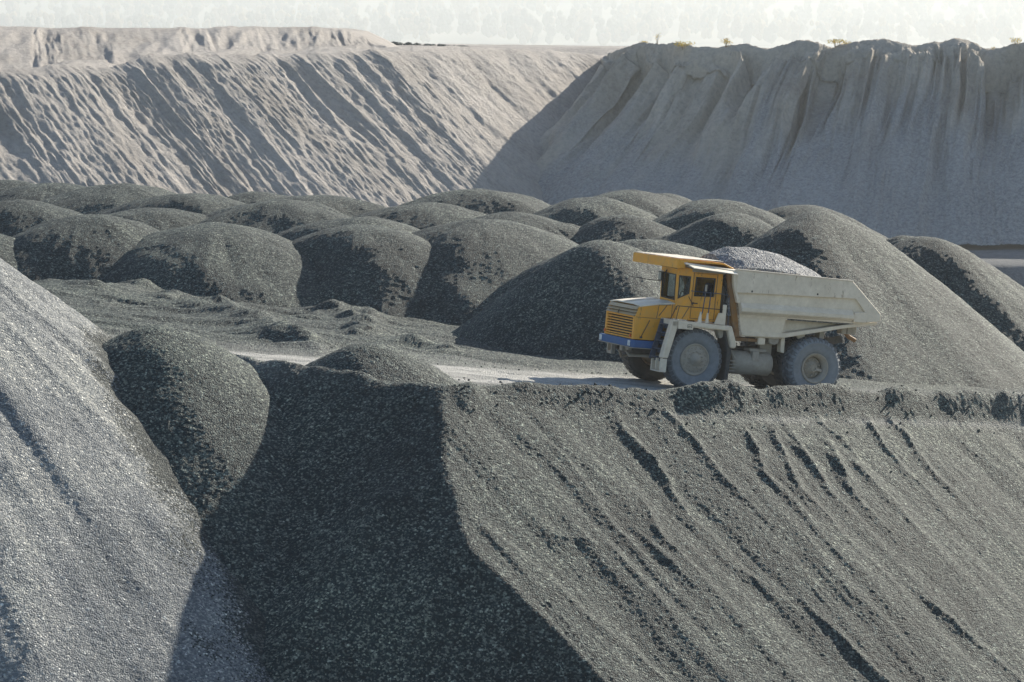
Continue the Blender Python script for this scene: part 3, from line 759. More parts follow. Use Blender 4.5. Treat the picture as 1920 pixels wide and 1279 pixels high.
MB().tube([(-1.2, .9, 1.9), (-2.0, .9, 1.2)], .10, 12).tube([(-1.9, .9, 1.3), (-2.6, .9, .8)], .07, 12).build('hoist_cylinder', M_DRK, TR, 0)
st_ = MB()
for k in range(4): st_.box(-1.45, -1.06 - .04 * (k % 2), 1.35, 1.75, .72 + k * .11, .745 + k * .11)
st_.tube([(-1.1, 1.7, 1.6), (-1.42, 1.7, 1.12)], .025, 6).tube([(-1.15, 1.55, 1.5), (-1.05, 1.6, 1.0)], .025, 6)
st_.build('foot_step', M_DST, TR)
MB().prism([(-.82, 2.1), (-1.0, 2.05), (-1.20, 1.45), (-1.17, .38), (-1.02, .38), (-1.04, 1.35)], 1.2, 1.78).build('mud_flap', M_RUBD, TR)

# --- hood with grille
XF = 2.10
hd = MB()
for s_ in (1, -1):
    hd.prism([(XF, 1.52), (2.12, 2.27), (2.0, 2.62), (.72, 2.79), (.72, 2.3), (.98, 2.3), (1.24, 1.52)], 1.10 * s_, 1.05 * s_)
hd.box(.72, .78, -1.05, 1.05, 1.6, 2.7)
hood = hd.build('hood', M_YEL, TR)
tp = MB()
for (xa, za, xb, zb) in ((2.0, 2.625, 1.35, 2.735), (1.35, 2.735, .72, 2.80)):
    for (ya, yb, ka, kb) in ((-1.12, -.6, -.0, .05), (-.6, .6, .05, .05), (.6, 1.12, .05, -.0)):
        tp.hexa([(xa, ya, za - .03 + ka), (xa, yb, za - .03 + kb), (xb, yb, zb - .03 + kb), (xb, ya, zb - .03 + ka)],
                [(xa, ya, za + .01 + ka), (xa, yb, za + .01 + kb), (xb, yb, zb + .01 + kb), (xb, ya, zb + .01 + ka)])
tp.tube([(2.0, 0, 2.70), (1.35, 0, 2.80), (.75, 0, 2.865)], .012, 5)
tp.build('hood_top', M_YTOP, hood, 0)
sv = MB()   # seam, latch rod and vent lines on the side of the hood
sv.box(1.0, 2.1, 1.102, 1.112, 2.25, 2.262).tube([(1.60, 1.13, 2.18), (1.86, 1.13, 1.62)], .012, 6).box(1.82, 1.9, 1.11, 1.14, 1.57, 1.63)
sv.box(.80, .815, 1.102, 1.11, 2.3, 2.78)
sv.build('hood_latch', M_DRK, hood, 0)
# upper slanted louvres
for k, (z0, z1) in enumerate(((2.30, 2.365), (2.40, 2.465), (2.50, 2.60))):
    def xs_at(z): return 2.12 - (z - 2.27) * .34
    MB().hexa([(xs_at(z0) - .05, -1.05, z0), (xs_at(z0) - .05, 1.05, z0), (xs_at(z0) + .07, 1.05, z0 - .01), (xs_at(z0) + .07, -1.05, z0 - .01)],
              [(xs_at(z1) - .05, -1.05, z1), (xs_at(z1) - .05, 1.05, z1), (xs_at(z1) + .0, 1.05, z1), (xs_at(z1) + .0, -1.05, z1)]).build('louvre', M_YDU, hood, .006)
MB().box(1.90, 1.93, -1.05, 1.05, 1.55, 2.5).build('radiator', M_BLK, hood, 0)
gf = MB().box(2.06, 2.13, -1.08, -.97, 1.52, 2.28).box(2.06, 2.13, .95, 1.08, 1.52, 2.28).box(2.06, 2.12, -.97, .95, 2.22, 2.28).box(2.06, 2.12, -.97, .95, 1.52, 1.57)
gf.build('grille_frame', M_YEL, hood, .006)
sl0 = MB().hexa([(2.065, -.97, 0), (2.065, .95, 0), (2.125, .95, .0), (2.125, -.97, .0)], [(2.065, -.97, .045), (2.065, .95, .045), (2.12, .95, .034), (2.12, -.97, .034)]).build('grille_slat', M_YEL, hood, .005)
sl0.location.z = 1.60
for k in range(1, 7):
    o = dupe(sl0, hood); o.location.z = 1.60 + k * .089
MB().tube([(2.14, -.1, 2.42), (2.17, -.12, 2.30), (2.16, -.05, 2.28)], .014, 6).build('hood_handle', M_BLK, hood, 0)
# bumper
bp_ = MB().prism([(2.20, -1.30), (2.20, 1.18), (2.14, 1.26), (1.40, 1.26), (1.40, 1.12), (2.04, 1.12), (2.04, -1.30)], 1.26, 1.50, fn=lambda a_, b_, y: (a_, b_, y))
bumper = bp_.build('bumper', M_BLU, TR, .015)
MB().prism([(2.215, -1.31), (2.215, 1.19), (2.15, 1.28), (1.39, 1.28), (1.39, 1.12), (2.03, 1.12), (2.03, -1.31)], 1.235, 1.258, fn=lambda a_, b_, y: (a_, b_, y)).build('bumper_lip', M_DST, bumper, 0)
for y in (-1.16, .98):
    MB().box(2.20, 2.225, y - .09, y + .09, 1.29, 1.47).build('headlight', M_LAMP, bumper, .01)
for y, z in ((-1.02, 1.64), (.90, 1.63)):
    MB().box(2.13, 2.17, y - .035, y + .035, z - .05, z + .05).build('indicator_lamp', M_ORG, hood, .008)
MB().box(1.9, 2.05, -.95, -.88, .92, 1.24).box(1.9, 2.05, -.65, -.58, .92, 1.24).box(1.895, 2.04, -.92, -.6, .88, .98).build('tow_bracket', M_DST, TR)
MB().box(1.85, 2.0, -.1, .1, 1.05, 1.235).build('tow_eye', M_DST, TR)
MB().box(1.85, 2.02, .35, .6, 1.12, 1.235).build('tow_eye', M_DST, TR)
MB().tube([(1.75, -.3, 1.2), (1.6, -.1, .9), (1.2, .3, .95), (.7, .6, 1.0)], .06, 8).tube([(1.8, -.6, 1.15), (1.5, -.9, .8), (.8, -1.1, .95)], .05, 8).build('steering_rod', M_DST, TR, 0)

# --- cab
def wall(m, quad, hole, th, out):
    """quad and hole: 4 corners each (same winding) in 3-D; thickness along -out"""
    o_ = Vector(out).normalized() * th
    q = [Vector(p) for p in quad]; h = [Vector(p) for p in hole]
    for i in range(4):
        j = (i + 1) % 4
        a_, b_, c_, d_ = q[i], q[j], h[j], h[i]
        m.hexa([a_ - o_, b_ - o_, c_ - o_, d_ - o_], [a_, b_, c_, d_])
def window(parent, hole, out, lab=None, fr=.028):
    o_ = Vector(out).normalized(); h = [Vector(p) for p in hole]; ctr = sum(h, Vector()) / 4
    m = MB()
    for i in range(4):
        j = (i + 1) % 4
        a_, b_ = h[i], h[j]; c_ = b_ + (ctr - b_).normalized() * fr * 1.6; d_ = a_ + (ctr - a_).normalized() * fr * 1.6
        m.hexa([a_ - o_ * .03, b_ - o_ * .03, c_ - o_ * .03, d_ - o_ * .03], [a_ + o_ * .012, b_ + o_ * .012, c_ + o_ * .012, d_ + o_ * .012])
    fr_ = m.build('window', M_BLK, parent, 0, lab)
    g = [p + (ctr - p).normalized() * fr * .8 - o_ * .012 for p in h]
    MB().hexa([p - o_ * .008 for p in g], g).build('pane', M_GLS, fr_, 0)
    return fr_
cb = MB()
ZB, ZT, ZW = 2.30, 3.98, 2.86
XB = -.76
# windscreen wall, chamfer wall, side wall, rear wall, far wall
ws_q = [(.72, -.02, ZW), (.72, 1.12, ZW), (.76, 1.12, ZT), (.76, -.02, ZT)]; ws_h = [(.722, .05, 2.94), (.722, 1.05, 2.90), (.752, 1.05, 3.76), (.752, .05, 3.78)]
wall(cb, ws_q, ws_h, .05, (1, 0, 0))
cq = [(.72, 1.12, ZB), (.36, 1.50, ZB), (.36, 1.50, ZT), (.76, 1.12, ZT)]; chh = [(.67, 1.165, 2.96), (.41, 1.445, 3.16), (.405, 1.452, 3.74), (.70, 1.18, 3.74)]
wall(cb, cq, chh, .05, (.7, .7, 0))
sq = [(.36, 1.50, ZB), (XB, 1.50, ZB), (XB, 1.50, ZT), (.36, 1.50, ZT)]; shh = [(.255, 1.50, 3.10), (-.47, 1.50, 3.12), (-.49, 1.50, 3.74), (.235, 1.50, 3.74)]
wall(cb, sq, shh, .05, (0, 1, 0))
fq = [(XB, -.02, ZB), (.70, -.02, ZB), (.70, -.02, ZT), (XB, -.02, ZT)]; fh = [(-.55, -.02, 2.95), (.5, -.02, 2.95), (.5, -.02, 3.75), (-.55, -.02, 3.75)]
wall(cb, fq, fh, .05, (0, -1, 0))
cb.box(XB, XB + .05, .03, 1.45, ZB, ZT)
cb.prism([(XB, -.02), (.72, -.02), (.72, 1.12), (.36, 1.5), (XB, 1.5)], ZT, ZT + .04, fn=lambda a_, b_, z: (a_, b_, z))
cb.prism([(XB + .05, .03), (.72, .03), (.72, 1.12), (.36, 1.45), (XB + .05, 1.45)], ZB, ZB + .04, fn=lambda a_, b_, z: (a_, b_, z))
cb.box(.70, .75, -.02, 1.10, 2.3, ZW)
cab = cb.build('cab', M_YEL, TR, .008)
window(cab, ws_h, (1, 0, 0), 'windscreen'); window(cab, chh, (.7, .7, 0), 'corner side window')
window(cab, fh, (0, -1, 0))
door = MB()
for (x0, x1, z0, z1) in ((.335, .315, 2.36, 3.88), (-.545, -.565, 2.36, 3.88)): door.box(x1, x0, 1.502, 1.512, z0, z1)
door.box(-.55, .32, 1.502, 1.512, 2.36, 2.375).box(-.55, .32, 1.502, 1.512, 3.86, 3.875)
dr = door.build('door', M_RUST, cab, 0)
window(dr, [(p[0], p[1] + .006, p[2]) for p in shh], (0, 1, 0), None, .034)
MB().tube([(.28, 1.54, 2.87), (.12, 1.54, 2.87)], .018, 6).box(.26, .30, 1.505, 1.55, 2.84, 2.90).build('handle', M_BLK, dr, 0)
MB().tube([(.77, .35, 3.80), (.78, .30, 3.45), (.775, .22, 3.2), (.77, .30, 2.98)], .012, 6).tube([(.80, .45, 3.86), (.79, .35, 3.78)], .02, 6).build('wiper', M_BLK, cab, 0)
MB().tube([(.77, -.05, 3.97), (.80, .6, 3.98), (.78, 1.1, 3.96)], .02, 6).build('cable', M_BLK, cab, 0)
st = MB().box(-.50, .0, .55, 1.05, 2.7, 2.86).hexa([(-.62, .55, 2.8), (-.62, 1.05, 2.8), (-.48, 1.05, 2.8), (-.48, .55, 2.8)], [(-.70, .58, 3.55), (-.70, 1.02, 3.55), (-.6, 1.02, 3.55), (-.6, .58, 3.55)])
st.box(-.4, -.1, .65, .95, 2.34, 2.7)
st.build('seat', M_SEAT, cab, .04)
MB().tube([(.32 + .02 * math.cos(t), .8 + .22 * math.cos(t), 3.0 + .2 * math.sin(t)) for t in [k * math.pi / 10 for k in range(21)]], .018, 6, False).tube([(.33, .8, 3.0), (.5, .8, 2.5)], .025, 6).build('steering_wheel', M_BLK, cab, 0)
MB().box(.45, .70, .05, 1.1, 2.36, 2.92).build('dashboard', M_DRK, cab, .02)
MB().prism([(XB - .02, 3.90), (.40, 3.90), (.40, 3.99), (XB - .02, 3.99)], 1.50, 1.58).build('drip_rail', M_DST, cab, 0)
# mirrors
mr = MB().tube([(.76, .05, 3.46), (1.12, -.10, 3.47), (1.30, -.55, 3.48), (1.36, -1.15, 3.50)], .014, 6).tube([(.76, .1, 3.80), (.95, .35, 3.80), (1.02, .42, 3.76)], .012, 6)
mr.build('mirror_arm', M_BLK, cab, 0)
mm_ = MB().box(.98, 1.02, .30, .52, 3.50, 3.80).build('mirror', M_BLK, cab, .01)
MB().box(1.022, 1.03, .32, .50, 3.52, 3.76).build('mirror_glass', M_MIR, mm_, 0)
MB().box(.96, 1.06, .28, .54, 3.80, 3.83).build('mirror_hood', M_WHT, mm_, .01)

# --- fender deck, ladder, rails
fd = MB().hexa([(1.20, 1.12, 2.10), (1.20, 1.96, 2.10), (-.92, 1.96, 2.06), (-.92, 1.12, 2.06)], [(1.20, 1.12, 2.30), (1.20, 1.96, 2.30), (-.92, 1.96, 2.20), (-.92, 1.12, 2.20)])
fd.box(.42, 1.12, 1.62, 1.90, 2.02, 2.12)
fender = fd.build('fender', M_WHT, TR, .02)
MB().hexa([(.98, 1.95, 2.16), (.98, 1.99, 2.16), (-.9, 1.99, 2.08), (-.9, 1.95, 2.08)], [(.98, 1.95, 2.30), (.98, 1.99, 2.30), (-.9, 1.99, 2.22), (-.9, 1.95, 2.22)]).build('fender_edge', M_WHT, fender, .01)
bx = MB().box(.44, .98, 1.96, 2.03, 2.02, 2.24).build('sign_box', M_WHT, fender, .012)
# small square mark with an arrow head
mk = MB()
for (x0, x1, z0, z1) in ((.50, .66, 2.075, 2.087), (.50, .66, 2.175, 2.187), (.50, .512, 2.075, 2.187), (.648, .66, 2.075, 2.187), (.535, .60, 2.118, 2.130)): mk.box(x0, x1, 2.031, 2.036, z0, z1)
mk.prism([(.60, 2.10), (.60, 2.15), (.635, 2.124)], 2.031, 2.036)
mk.build('mark', M_DRK, bx, 0)
MB().hexa([(1.22, 1.70, 1.02), (1.22, 1.96, 1.02), (1.46, 1.96, 1.02), (1.46, 1.70, 1.02)], [(.92, 1.70, 2.28), (.92, 1.96, 2.28), (1.18, 1.96, 2.28), (1.18, 1.70, 2.28)]).build('ladder_stringer', M_WHT, fender, .03)
MB().hexa([(1.40, 1.30, .95), (1.40, 1.34, .95), (1.60, 1.34, .95), (1.60, 1.30, .95)], [(1.12, 1.30, 2.28), (1.12, 1.34, 2.28), (1.30, 1.34, 2.28), (1.30, 1.30, 2.28)]).build('ladder_stringer', M_DBL, fender, .01)
for k in range(5):
    z = 1.02 + k * .27; x = 1.38 - k * .058
    MB().box(x, x + .20, 1.34, 1.70, z, z + .035).box(x, x + .02, 1.34, 1.70, z - .12, z).build('ladder_step', M_DBL, fender, 0)
bs = MB().box(1.25, 1.50, 1.30, 1.34, .56, 1.0).box(1.25, 1.50, 1.92, 1.96, .56, 1.0).box(1.25, 1.50, 1.34, 1.92, .56, .60).box(1.25, 1.28, 1.34, 1.92, .62, .98).box(1.25, 1.50, 1.62, 1.66, .60, 1.0)
bs.build('bottom_step', M_WHT, fender, .008)
MB().prism([(-.86, 2.24), (-1.06, 2.22), (-1.30, 1.62), (-1.26, 1.50), (-1.10, 1.50)], 1.55, 1.92).build('fender_leg', M_WHT, fender, .03)
MB().prism([(-.60, 2.1), (-.88, 2.1), (-.86, 1.82), (-.74, 1.78)], 1.45, 1.72).build('fender_bracket', M_DST, fender, .02)
MB().prism([(-.52, 2.24), (-.94, 2.22), (-.94, 2.9), (-.80, 2.9), (-.80, 2.62), (-.66, 2.62)], 1.60, 1.64).build('battery_guard', M_WHT, fender, .01)
YR = 1.82
def rail(pts, r, m_, nm='handrail'): return MB().tube(pts, r, 6).build(nm, m_, fender, 0)
rail([(1.02, YR, 2.62), (1.00, YR, 2.76), (-.70, YR, 2.74)], .014, M_BLK)
rail([(.55, YR, 3.28), (.1, YR, 3.27), (-.4, YR, 3.26), (-.82, YR, 3.25), (-.90, YR, 3.20), (-.94, YR, 2.24)], .014, M_DBL)
rail([(.16, YR, 2.36), (.05, YR, 2.6), (.0, YR, 3.27)], .018, M_DBL, 'rail_post'); rail([(-.14, YR, 2.26), (-.17, YR, 2.6), (-.20, YR, 3.26)], .018, M_DBL, 'rail_post')
MB().prism([(.20, 2.26), (.06, 2.26), (.10, 2.62), (.13, 2.62)], YR - .02, YR + .03).build('post_foot', M_WHT, fender, 0)
MB().prism([(-.08, 2.26), (-.20, 2.26), (-.16, 2.60), (-.13, 2.60)], YR - .02, YR + .03).build('post_foot', M_WHT, fender, 0)
rail([(1.02, YR, 2.75), (1.20, YR, 2.32)], .014, M_BLK); rail([(1.16, 1.4, 2.72), (1.42, 1.4, 2.36)], .014, M_BLK); rail([(.92, YR, 2.76), (1.0, YR, 2.3)], .012, M_BLK)
rail([(.55, YR, 2.76), (.78, YR, 2.35)], .012, M_BLK); rail([(.3, 1.6, 2.78), (.5, 1.6, 3.08)], .012, M_BLK)
rail([(1.5, 1.4, 2.28), (1.45, 1.4, 2.72), (1.02, 1.4, 2.75)], .012, M_BLK)
MB().box(-.02, .05, YR + .0, YR + .05, 3.30, 3.52).build('rail_mirror', M_DST, fender, .01)
MB().box(-.94, -.78, 1.0, 1.45, 2.25, 3.5).tube([(-.86, 1.5, 2.3), (-.86, 1.5, 3.3)], .03, 8).build('air_filter', M_DRK, TR)

# --- bed
BY = 1.78
bed_side_prof = [(-1.12, 4.08), (-5.53, 4.01), (-6.73, 2.99), (-6.74, 2.76), (-6.1, 2.60), (-1.40, 2.60)]
bd = MB()
for s_ in (1, -1): bd.prism(bed_side_prof, s_ * (BY - .12), s_ * (BY - .06))
# headboard (leans back at the bottom) and floor
bd.prism([(-1.0, 4.08), (-1.14, 4.08), (-1.62, 1.92), (-1.50, 1.90)], -BY + .12, BY - .12)
bd.prism([(-1.52, 1.92), (-3.2, 1.95), (-5.4, 2.40), (-6.75, 2.62), (-6.75, 2.72), (-5.4, 2.52), (-3.2, 2.10), (-1.52, 2.06)], -BY + .12, BY - .12)
bed = bd.build('bed', M_WHT, TR, .012)
for s_ in (1, -1):
    up_ = [(-1.10, 4.10), (-5.54, 4.03), (-6.76, 2.99), (-6.76, 2.74), (-6.12, 2.66), (-5.72, 2.66), (-5.72, 2.98), (-6.14, 3.02), (-5.72, 3.44), (-1.14, 3.34)]
    MB().prism(up_, s_ * (BY - .055), s_ * (BY + .045)).build('side_panel', M_BED, bed, .015)
    MB().hexa([(-1.10, s_ * (BY - .10), 4.085), (-1.10, s_ * (BY + .07), 4.085), (-5.54, s_ * (BY + .07), 4.015), (-5.54, s_ * (BY - .10), 4.015)],
              [(-1.10, s_ * (BY - .10), 4.13), (-1.10, s_ * (BY + .07), 4.13), (-5.54, s_ * (BY + .07), 4.06), (-5.54, s_ * (BY - .10), 4.06)]).build('top_rail', M_WHT, bed, .01)
    # long ledge with a sloped upper face
    pr = [(BY - .055, 3.04), (BY + .14, 2.86), (BY + .14, 2.74), (BY - .055, 2.62)]
    v = [(-1.36, s_ * y, z) for y, z in pr] + [(-5.68, s_ * y, z + .03) for y, z in pr]
    MB().add(v, [(0, 1, 2, 3), (7, 6, 5, 4), (0, 4, 5, 1), (1, 5, 6, 2), (2, 6, 7, 3), (3, 7, 4, 0)]).build('side_ledge', M_WHT, bed, .02)
    # deep front part of the hull
    MB().prism([(-1.44, 2.62), (-1.60, 1.90), (-3.12, 1.90), (-3.24, 2.62)], s_ * 1.30, s_ * 1.62).build('hull_panel', M_WHT, bed, .03)
    MB().prism([(-1.44, 2.55), (-1.45, 2.62), (-3.24, 2.62), (-3.24, 2.55)], s_ * 1.62, s_ * 1.68).build('hull_lip', M_WHT, bed, 0)
    MB().prism([(-3.36, 2.64), (-3.42, 1.93), (-3.9, 2.02), (-4.02, 1.90), (-4.2, 1.92), (-4.24, 2.10), (-4.75, 2.24), (-5.15, 2.30), (-5.2, 2.36), (-5.42, 2.36), (-5.45, 2.44), (-6.1, 2.56), (-6.1, 2.66)], s_ * 1.16, s_ * 1.26).build('web_plate', M_WHT, bed, .01)
    # rust-coloured headboard flange
    MB().prism([(-.80, 4.05), (-1.10, 4.05), (-1.60, 1.90), (-1.30, 1.84)], s_ * 1.50, s_ * 1.66).build('headboard_flange', M_RUST, bed, .02)
    MB().prism([(-1.12, 4.10), (-1.20, 3.35), (-1.34, 3.0), (-1.22, 3.0), (-1.02, 3.6), (-.96, 4.06)], s_ * 1.66, s_ * 1.80).build('corner_plate', M_BED, bed, .01)
    if s_ == 1:
        for x, z in ((-1.72, 3.42), (-4.22, 3.50)):
            MB().lathe([(BY + .047, .035), (BY + .05, .001)], x, z, 10).build('drain_hole', M_BLK, bed, 0)
MB().prism([(-1.30, 1.86), (-2.3, 1.84), (-2.3, 1.74), (-1.34, 1.72)], .9, 1.50).build('cross_beam', M_RUST, bed, .02)
MB().box(-2.55, -2.28, 1.35, 1.58, 1.66, 1.90).build('bed_foot', M_WHT, bed, .02)
MB().prism([(-2.7, 1.9), (-2.75, 1.72), (-2.95, 1.68), (-3.1, 1.74), (-3.12, 1.9)], 1.2, 1.5).build('bed_foot', M_DST, bed, .02)
for x in (-4.9, -5.75, -5.98, -6.12):
    MB().box(x - .10, x + .10, .9, 1.22, 2.2 if x < -5 else 1.98, 2.5).build('underside_bracket', M_DST, bed, .015)
MB().tube([(-6.05, .55, 2.5), (-6.15, .55, 2.25), (-6.35, .55, 2.08), (-6.62, .55, 1.97)], [.09, .085, .08, .07], 8).build('tail_hook', M_RUST, bed, 0)
MB().box(-6.7, -6.62, -1.6, 1.6, 2.58, 2.70).build('tail_beam', M_WHT, bed, .015)
# canopy over the cab
cn = MB()
cn.hexa([(.95, -1.62, 3.98), (.95, 1.62, 3.98), (1.06, 1.62, 3.98), (1.06, -1.62, 3.98)], [(.95, -1.62, 4.29), (.95, 1.62, 4.29), (1.06, 1.62, 4.29), (1.06, -1.62, 4.29)])
cn.prism([(.95, 4.20), (-.70, 4.21), (-1.08, 4.07), (-1.08, 4.13), (-.70, 4.265), (.95, 4.26)], -1.60, 1.60)
cn.hexa([(.95, 1.56, 3.99), (.95, 1.62, 3.99), (.74, 1.62, 3.99), (.74, 1.56, 3.99)], [(.95, 1.56, 4.24), (.95, 1.62, 4.24), (.74, 1.62, 4.23), (.74, 1.56, 4.23)])
canopy = cn.build('canopy', M_YEL, bed, .01)
for k in range(10):
    y = -1.50 + k * .33
    MB().hexa([(1.0, y - .13, 4.30), (1.0, y + .13, 4.30), (-.66, y + .13, 4.31), (-.66, y - .13, 4.31)],
              [(1.0, y - .13, 4.318), (1.0, y + .13, 4.318), (-.66, y + .13, 4.328), (-.66, y - .13, 4.328)]).build('canopy_slat', M_YTOP, bed, .004)
MB().hexa([(.80, 1.60, 4.13), (.80, 1.76, 4.12), (-1.15, 1.76, 4.02), (-1.15, 1.60, 4.03)], [(.80, 1.60, 4.19), (.80, 1.76, 4.16), (-1.15, 1.76, 4.06), (-1.15, 1.60, 4.10)]).build('canopy_flange', M_YTOP, bed, .006)
MB().hexa([(.70, 1.76, 4.085), (.62, 2.02, 4.02), (-1.02, 2.02, 3.93), (-1.10, 1.76, 3.995)], [(.70, 1.76, 4.125), (.62, 2.02, 4.045), (-1.02, 2.02, 3.955), (-1.10, 1.76, 4.03)]).build('canopy_flange', M_YTOP, bed, .006)
MB().prism([(.40, 3.98), (-.80, 3.93), (-.80, 4.04), (.74, 4.10)], 1.30, 1.62).build('canopy_beam', M_DST, bed, .01)

# load of gravel in the bed (its own thing)
def load_mesh():
    xs_ = np.arange(-6.45, -.98, .045); ys_ = np.arange(-1.64, 1.645, .045)
    X_, Y_ = np.meshgrid(xs_, ys_, indexing='ij')
    pk = np.interp(X_, [-6.4, -5.7, -5.4, -4.7, -3.6, -2.4, -1.6, -1.0, -.4], [2.95, 3.72, 3.95, 4.32, 4.66, 4.80, 4.74, 4.50, 4.30])
    prof = (np.sqrt((.62 * Y_) ** 2 + .25) - .5)
    Z_ = pk - prof * .95 + .07 * fbm(X_ * 1.6, Y_ * 1.6, 4)
    Z_ = np.maximum(Z_, 2.6)
    Xj, Yj, Zj = jitter(X_, Y_, Z_, .045, .010, rs)
    co_ = np.stack([Xj, Yj, Zj], -1).reshape(-1, 3)
    f_ = grid_faces(len(xs_), len(ys_)).tolist()
    nx_, ny_ = len(xs_), len(ys_); n0 = len(co_)
    border = [i * ny_ for i in range(nx_)] + [(nx_ - 1) * ny_ + j for j in range(1, ny_)] + [i * ny_ + ny_ - 1 for i in range(nx_ - 2, -1, -1)] + [j for j in range(ny_ - 2, 0, -1)]
    low = co_[border].copy(); low[:, 2] = np.minimum(2.55, low[:, 2] - .05)
    co_ = np.vstack([co_, low]); nb = len(border)
    for k in range(nb): f_.append((border[k], n0 + k, n0 + (k + 1) % nb, border[(k + 1) % nb]))
    return co_, f_
lc, lf_ = load_mesh()
mwl = np.array(TR.matrix_world); lc = lc @ mwl[:3, :3].T + mwl[:3, 3]
lb = lc.mean(0); lb[2] = lc[:, 2].min()
lo_ = link_mesh('gravel_load', lc - lb, np.array(lf_), M_LOAD, attrs={'dust': np.zeros(len(lc)), 'blend': np.zeros(len(lc))}); lo_.location = lb
tag(lo_, 'pale grey heap of crushed stone loaded in the white truck bed', 'gravel load')

# ------------------------------------------------------------------ shrubs on the crest of the right hill, stake, stones, far wood, haze
def surf_y(px, py, Yd): return Vector(at(px, py, Yd)) + Vector((0, 0, CZ))
def leaf_cloud(n, rx, ry, rz, sz, rnd):
    v = []; f = []
    for k in range(n):
        while True:
            p = Vector((rnd.uniform(-1, 1), rnd.uniform(-1, 1), rnd.uniform(0, 1)))
            if (p.x ** 2 + p.y ** 2 + (p.z * 2 - 1) ** 2) < 1: break
        p = Vector((p.x * rx, p.y * ry, p.z * rz)); a_ = Vector([rnd.gauss(0, 1) for _ in range(3)]).normalized() * sz; b_ = a_.orthogonal().normalized() * sz * .7
        o = len(v); v += [p - a_, p + b_, p + a_, p - b_]; f.append((o, o + 1, o + 2, o + 3))
    return v, f
def shrub(px, py, Yd, wd, ht, n, lab, tall=False, seed=0):
    rnd = random.Random(seed); base = surf_y(px, py, Yd)
    r_ = bpy.data.objects.new('shrub', None); C.objects.link(r_); r_.location = base
    tag(r_, lab, 'shrub', 'yellow shrubs on the right hill crest')
    s = MB(); v = []; f = []
    for k in range(6 if not tall else 3):
        tip = Vector((rnd.uniform(-.8, .8) * wd / 2, rnd.uniform(-.5, .5) * wd / 2, ht * rnd.uniform(.6, 1)))
        s.tube([(0, 0, -.5), tuple(tip * .5 + Vector((0, 0, .1))), tuple(tip)], [.035, .025, .01], 5, False)
        lv_, lf__ = leaf_cloud(n // 6, wd * .30, wd * .25, ht * .55, .075, rnd)
        o = len(v); v += [(q[0] + tip.x * .9, q[1] + tip.y * .9, q[2] + tip.z * .45) for q in lv_]; f += [tuple(i + o for i in q) for q in lf__]
    s.build('stem', M_TWIG, r_, 0); MB().add(v, f).build('foliage', M_LEAF, r_, 0)
shrub(1283, 94, 350.5, 2.3, 1.2, 300, 'low spreading yellow shrub, widest one on the right hill crest', seed=1)
shrub(1362, 91, 348.5, 1.3, 1.3, 150, 'rounded yellow shrub between two humps of the right hill crest', seed=2)
shrub(1232, 84, 355, .9, 1.5, 60, 'thin pale sapling, tallest and leftmost plant on the right hill crest', tall=True, seed=3)
shrub(1568, 88, 343.5, 2.4, 1.0, 240, 'yellow shrub in the hollow beside the big double hump of the crest', seed=4)
shrub(1588, 90, 343.5, 1.2, .8, 90, 'small yellow tuft just right of the shrub in the hollow of the crest', seed=9)
shrub(1208, 84, 357.5, .9, .5, 60, 'tiny low yellow tuft at the left shoulder of the right hill', seed=10)
shrub(1906, 88, 337.5, 1.5, 1.2, 150, 'yellow shrub at the right edge of the photo on the hill crest', seed=5)
shrub(1862, 100, 338.2, .7, .9, 40, 'tiny dry plant in the notch near the right end of the crest', tall=True, seed=6)
# stake
sp_ = surf_y(1483, 404, 152)
s_o = MB().tube([(0, 0, -.4), (-.02, 0, .2), (-.05, .02, .52)], [.03, .025, .012], 6).build('stake', simple('pale_wood', (.6, .55, .42), .8), None, 0)
s_o.location = sp_; tag(s_o, 'thin pale wooden stake sticking out of a back gravel pile', 'stake')
_b = bmesh.new(); bmesh.ops.create_icosphere(_b, subdivisions=1, radius=1); STONE = [v.co.copy() for v in _b.verts]; STONEF = [[v.index for v in fc.verts] for fc in _b.faces]; _b.free()
# loose stones on the berm and beside the road
rnd = random.Random(21); cv = []; cf = []
def gz(x, y): return float(Ground(np.array([[x]]), np.array([[y]]))[0, 0])
cand = []
for k in range(420):
    if k < 300:
        t = rnd.uniform(0, 1.15); d_ = rnd.gauss(-.6, 1.0)
        x = A0[0] + (EC[0] - A0[0]) * t - d_ * -dirE[1]; y = A0[1] + (EC[1] - A0[1]) * t + d_ * -dirE[0]
    else:
        t = rnd.uniform(0, 1); x = -6 + 22 * t; y = 90.5 + 11.5 * t + rnd.choice((-1, 1)) * rnd.uniform(2.6, 4)
    cand.append((x, y))
cx_ = np.array([[c[0] for c in cand]]); cy_ = np.array([[c[1] for c in cand]]); cz_ = Ground(cx_, cy_)[0]
for (x, y), z in zip(cand, cz_):
    s_ = rnd.uniform(.028, .055) * (1.6 if rnd.random() < .06 else 1); a3 = Matrix.Rotation(rnd.uniform(0, 6.28), 3, Vector((rnd.gauss(0, 1), rnd.gauss(0, 1), 1)).normalized())
    o = len(cv); sc = Vector((rnd.uniform(.7, 1.3), rnd.uniform(.6, 1), rnd.uniform(.5, .9)))
    cv += [tuple(Vector((x, y, z + CZ + s_ * .2)) + (a3 @ Vector((v.x * sc.x, v.y * sc.y, v.z * sc.z))) * s_ * rnd.uniform(.85, 1.1)) for v in STONE]; cf += [tuple(i + o for i in q) for q in STONEF]
tag(MB().add(cv, cf).build('loose_stones', M_GR, None, 0), kind='stuff')
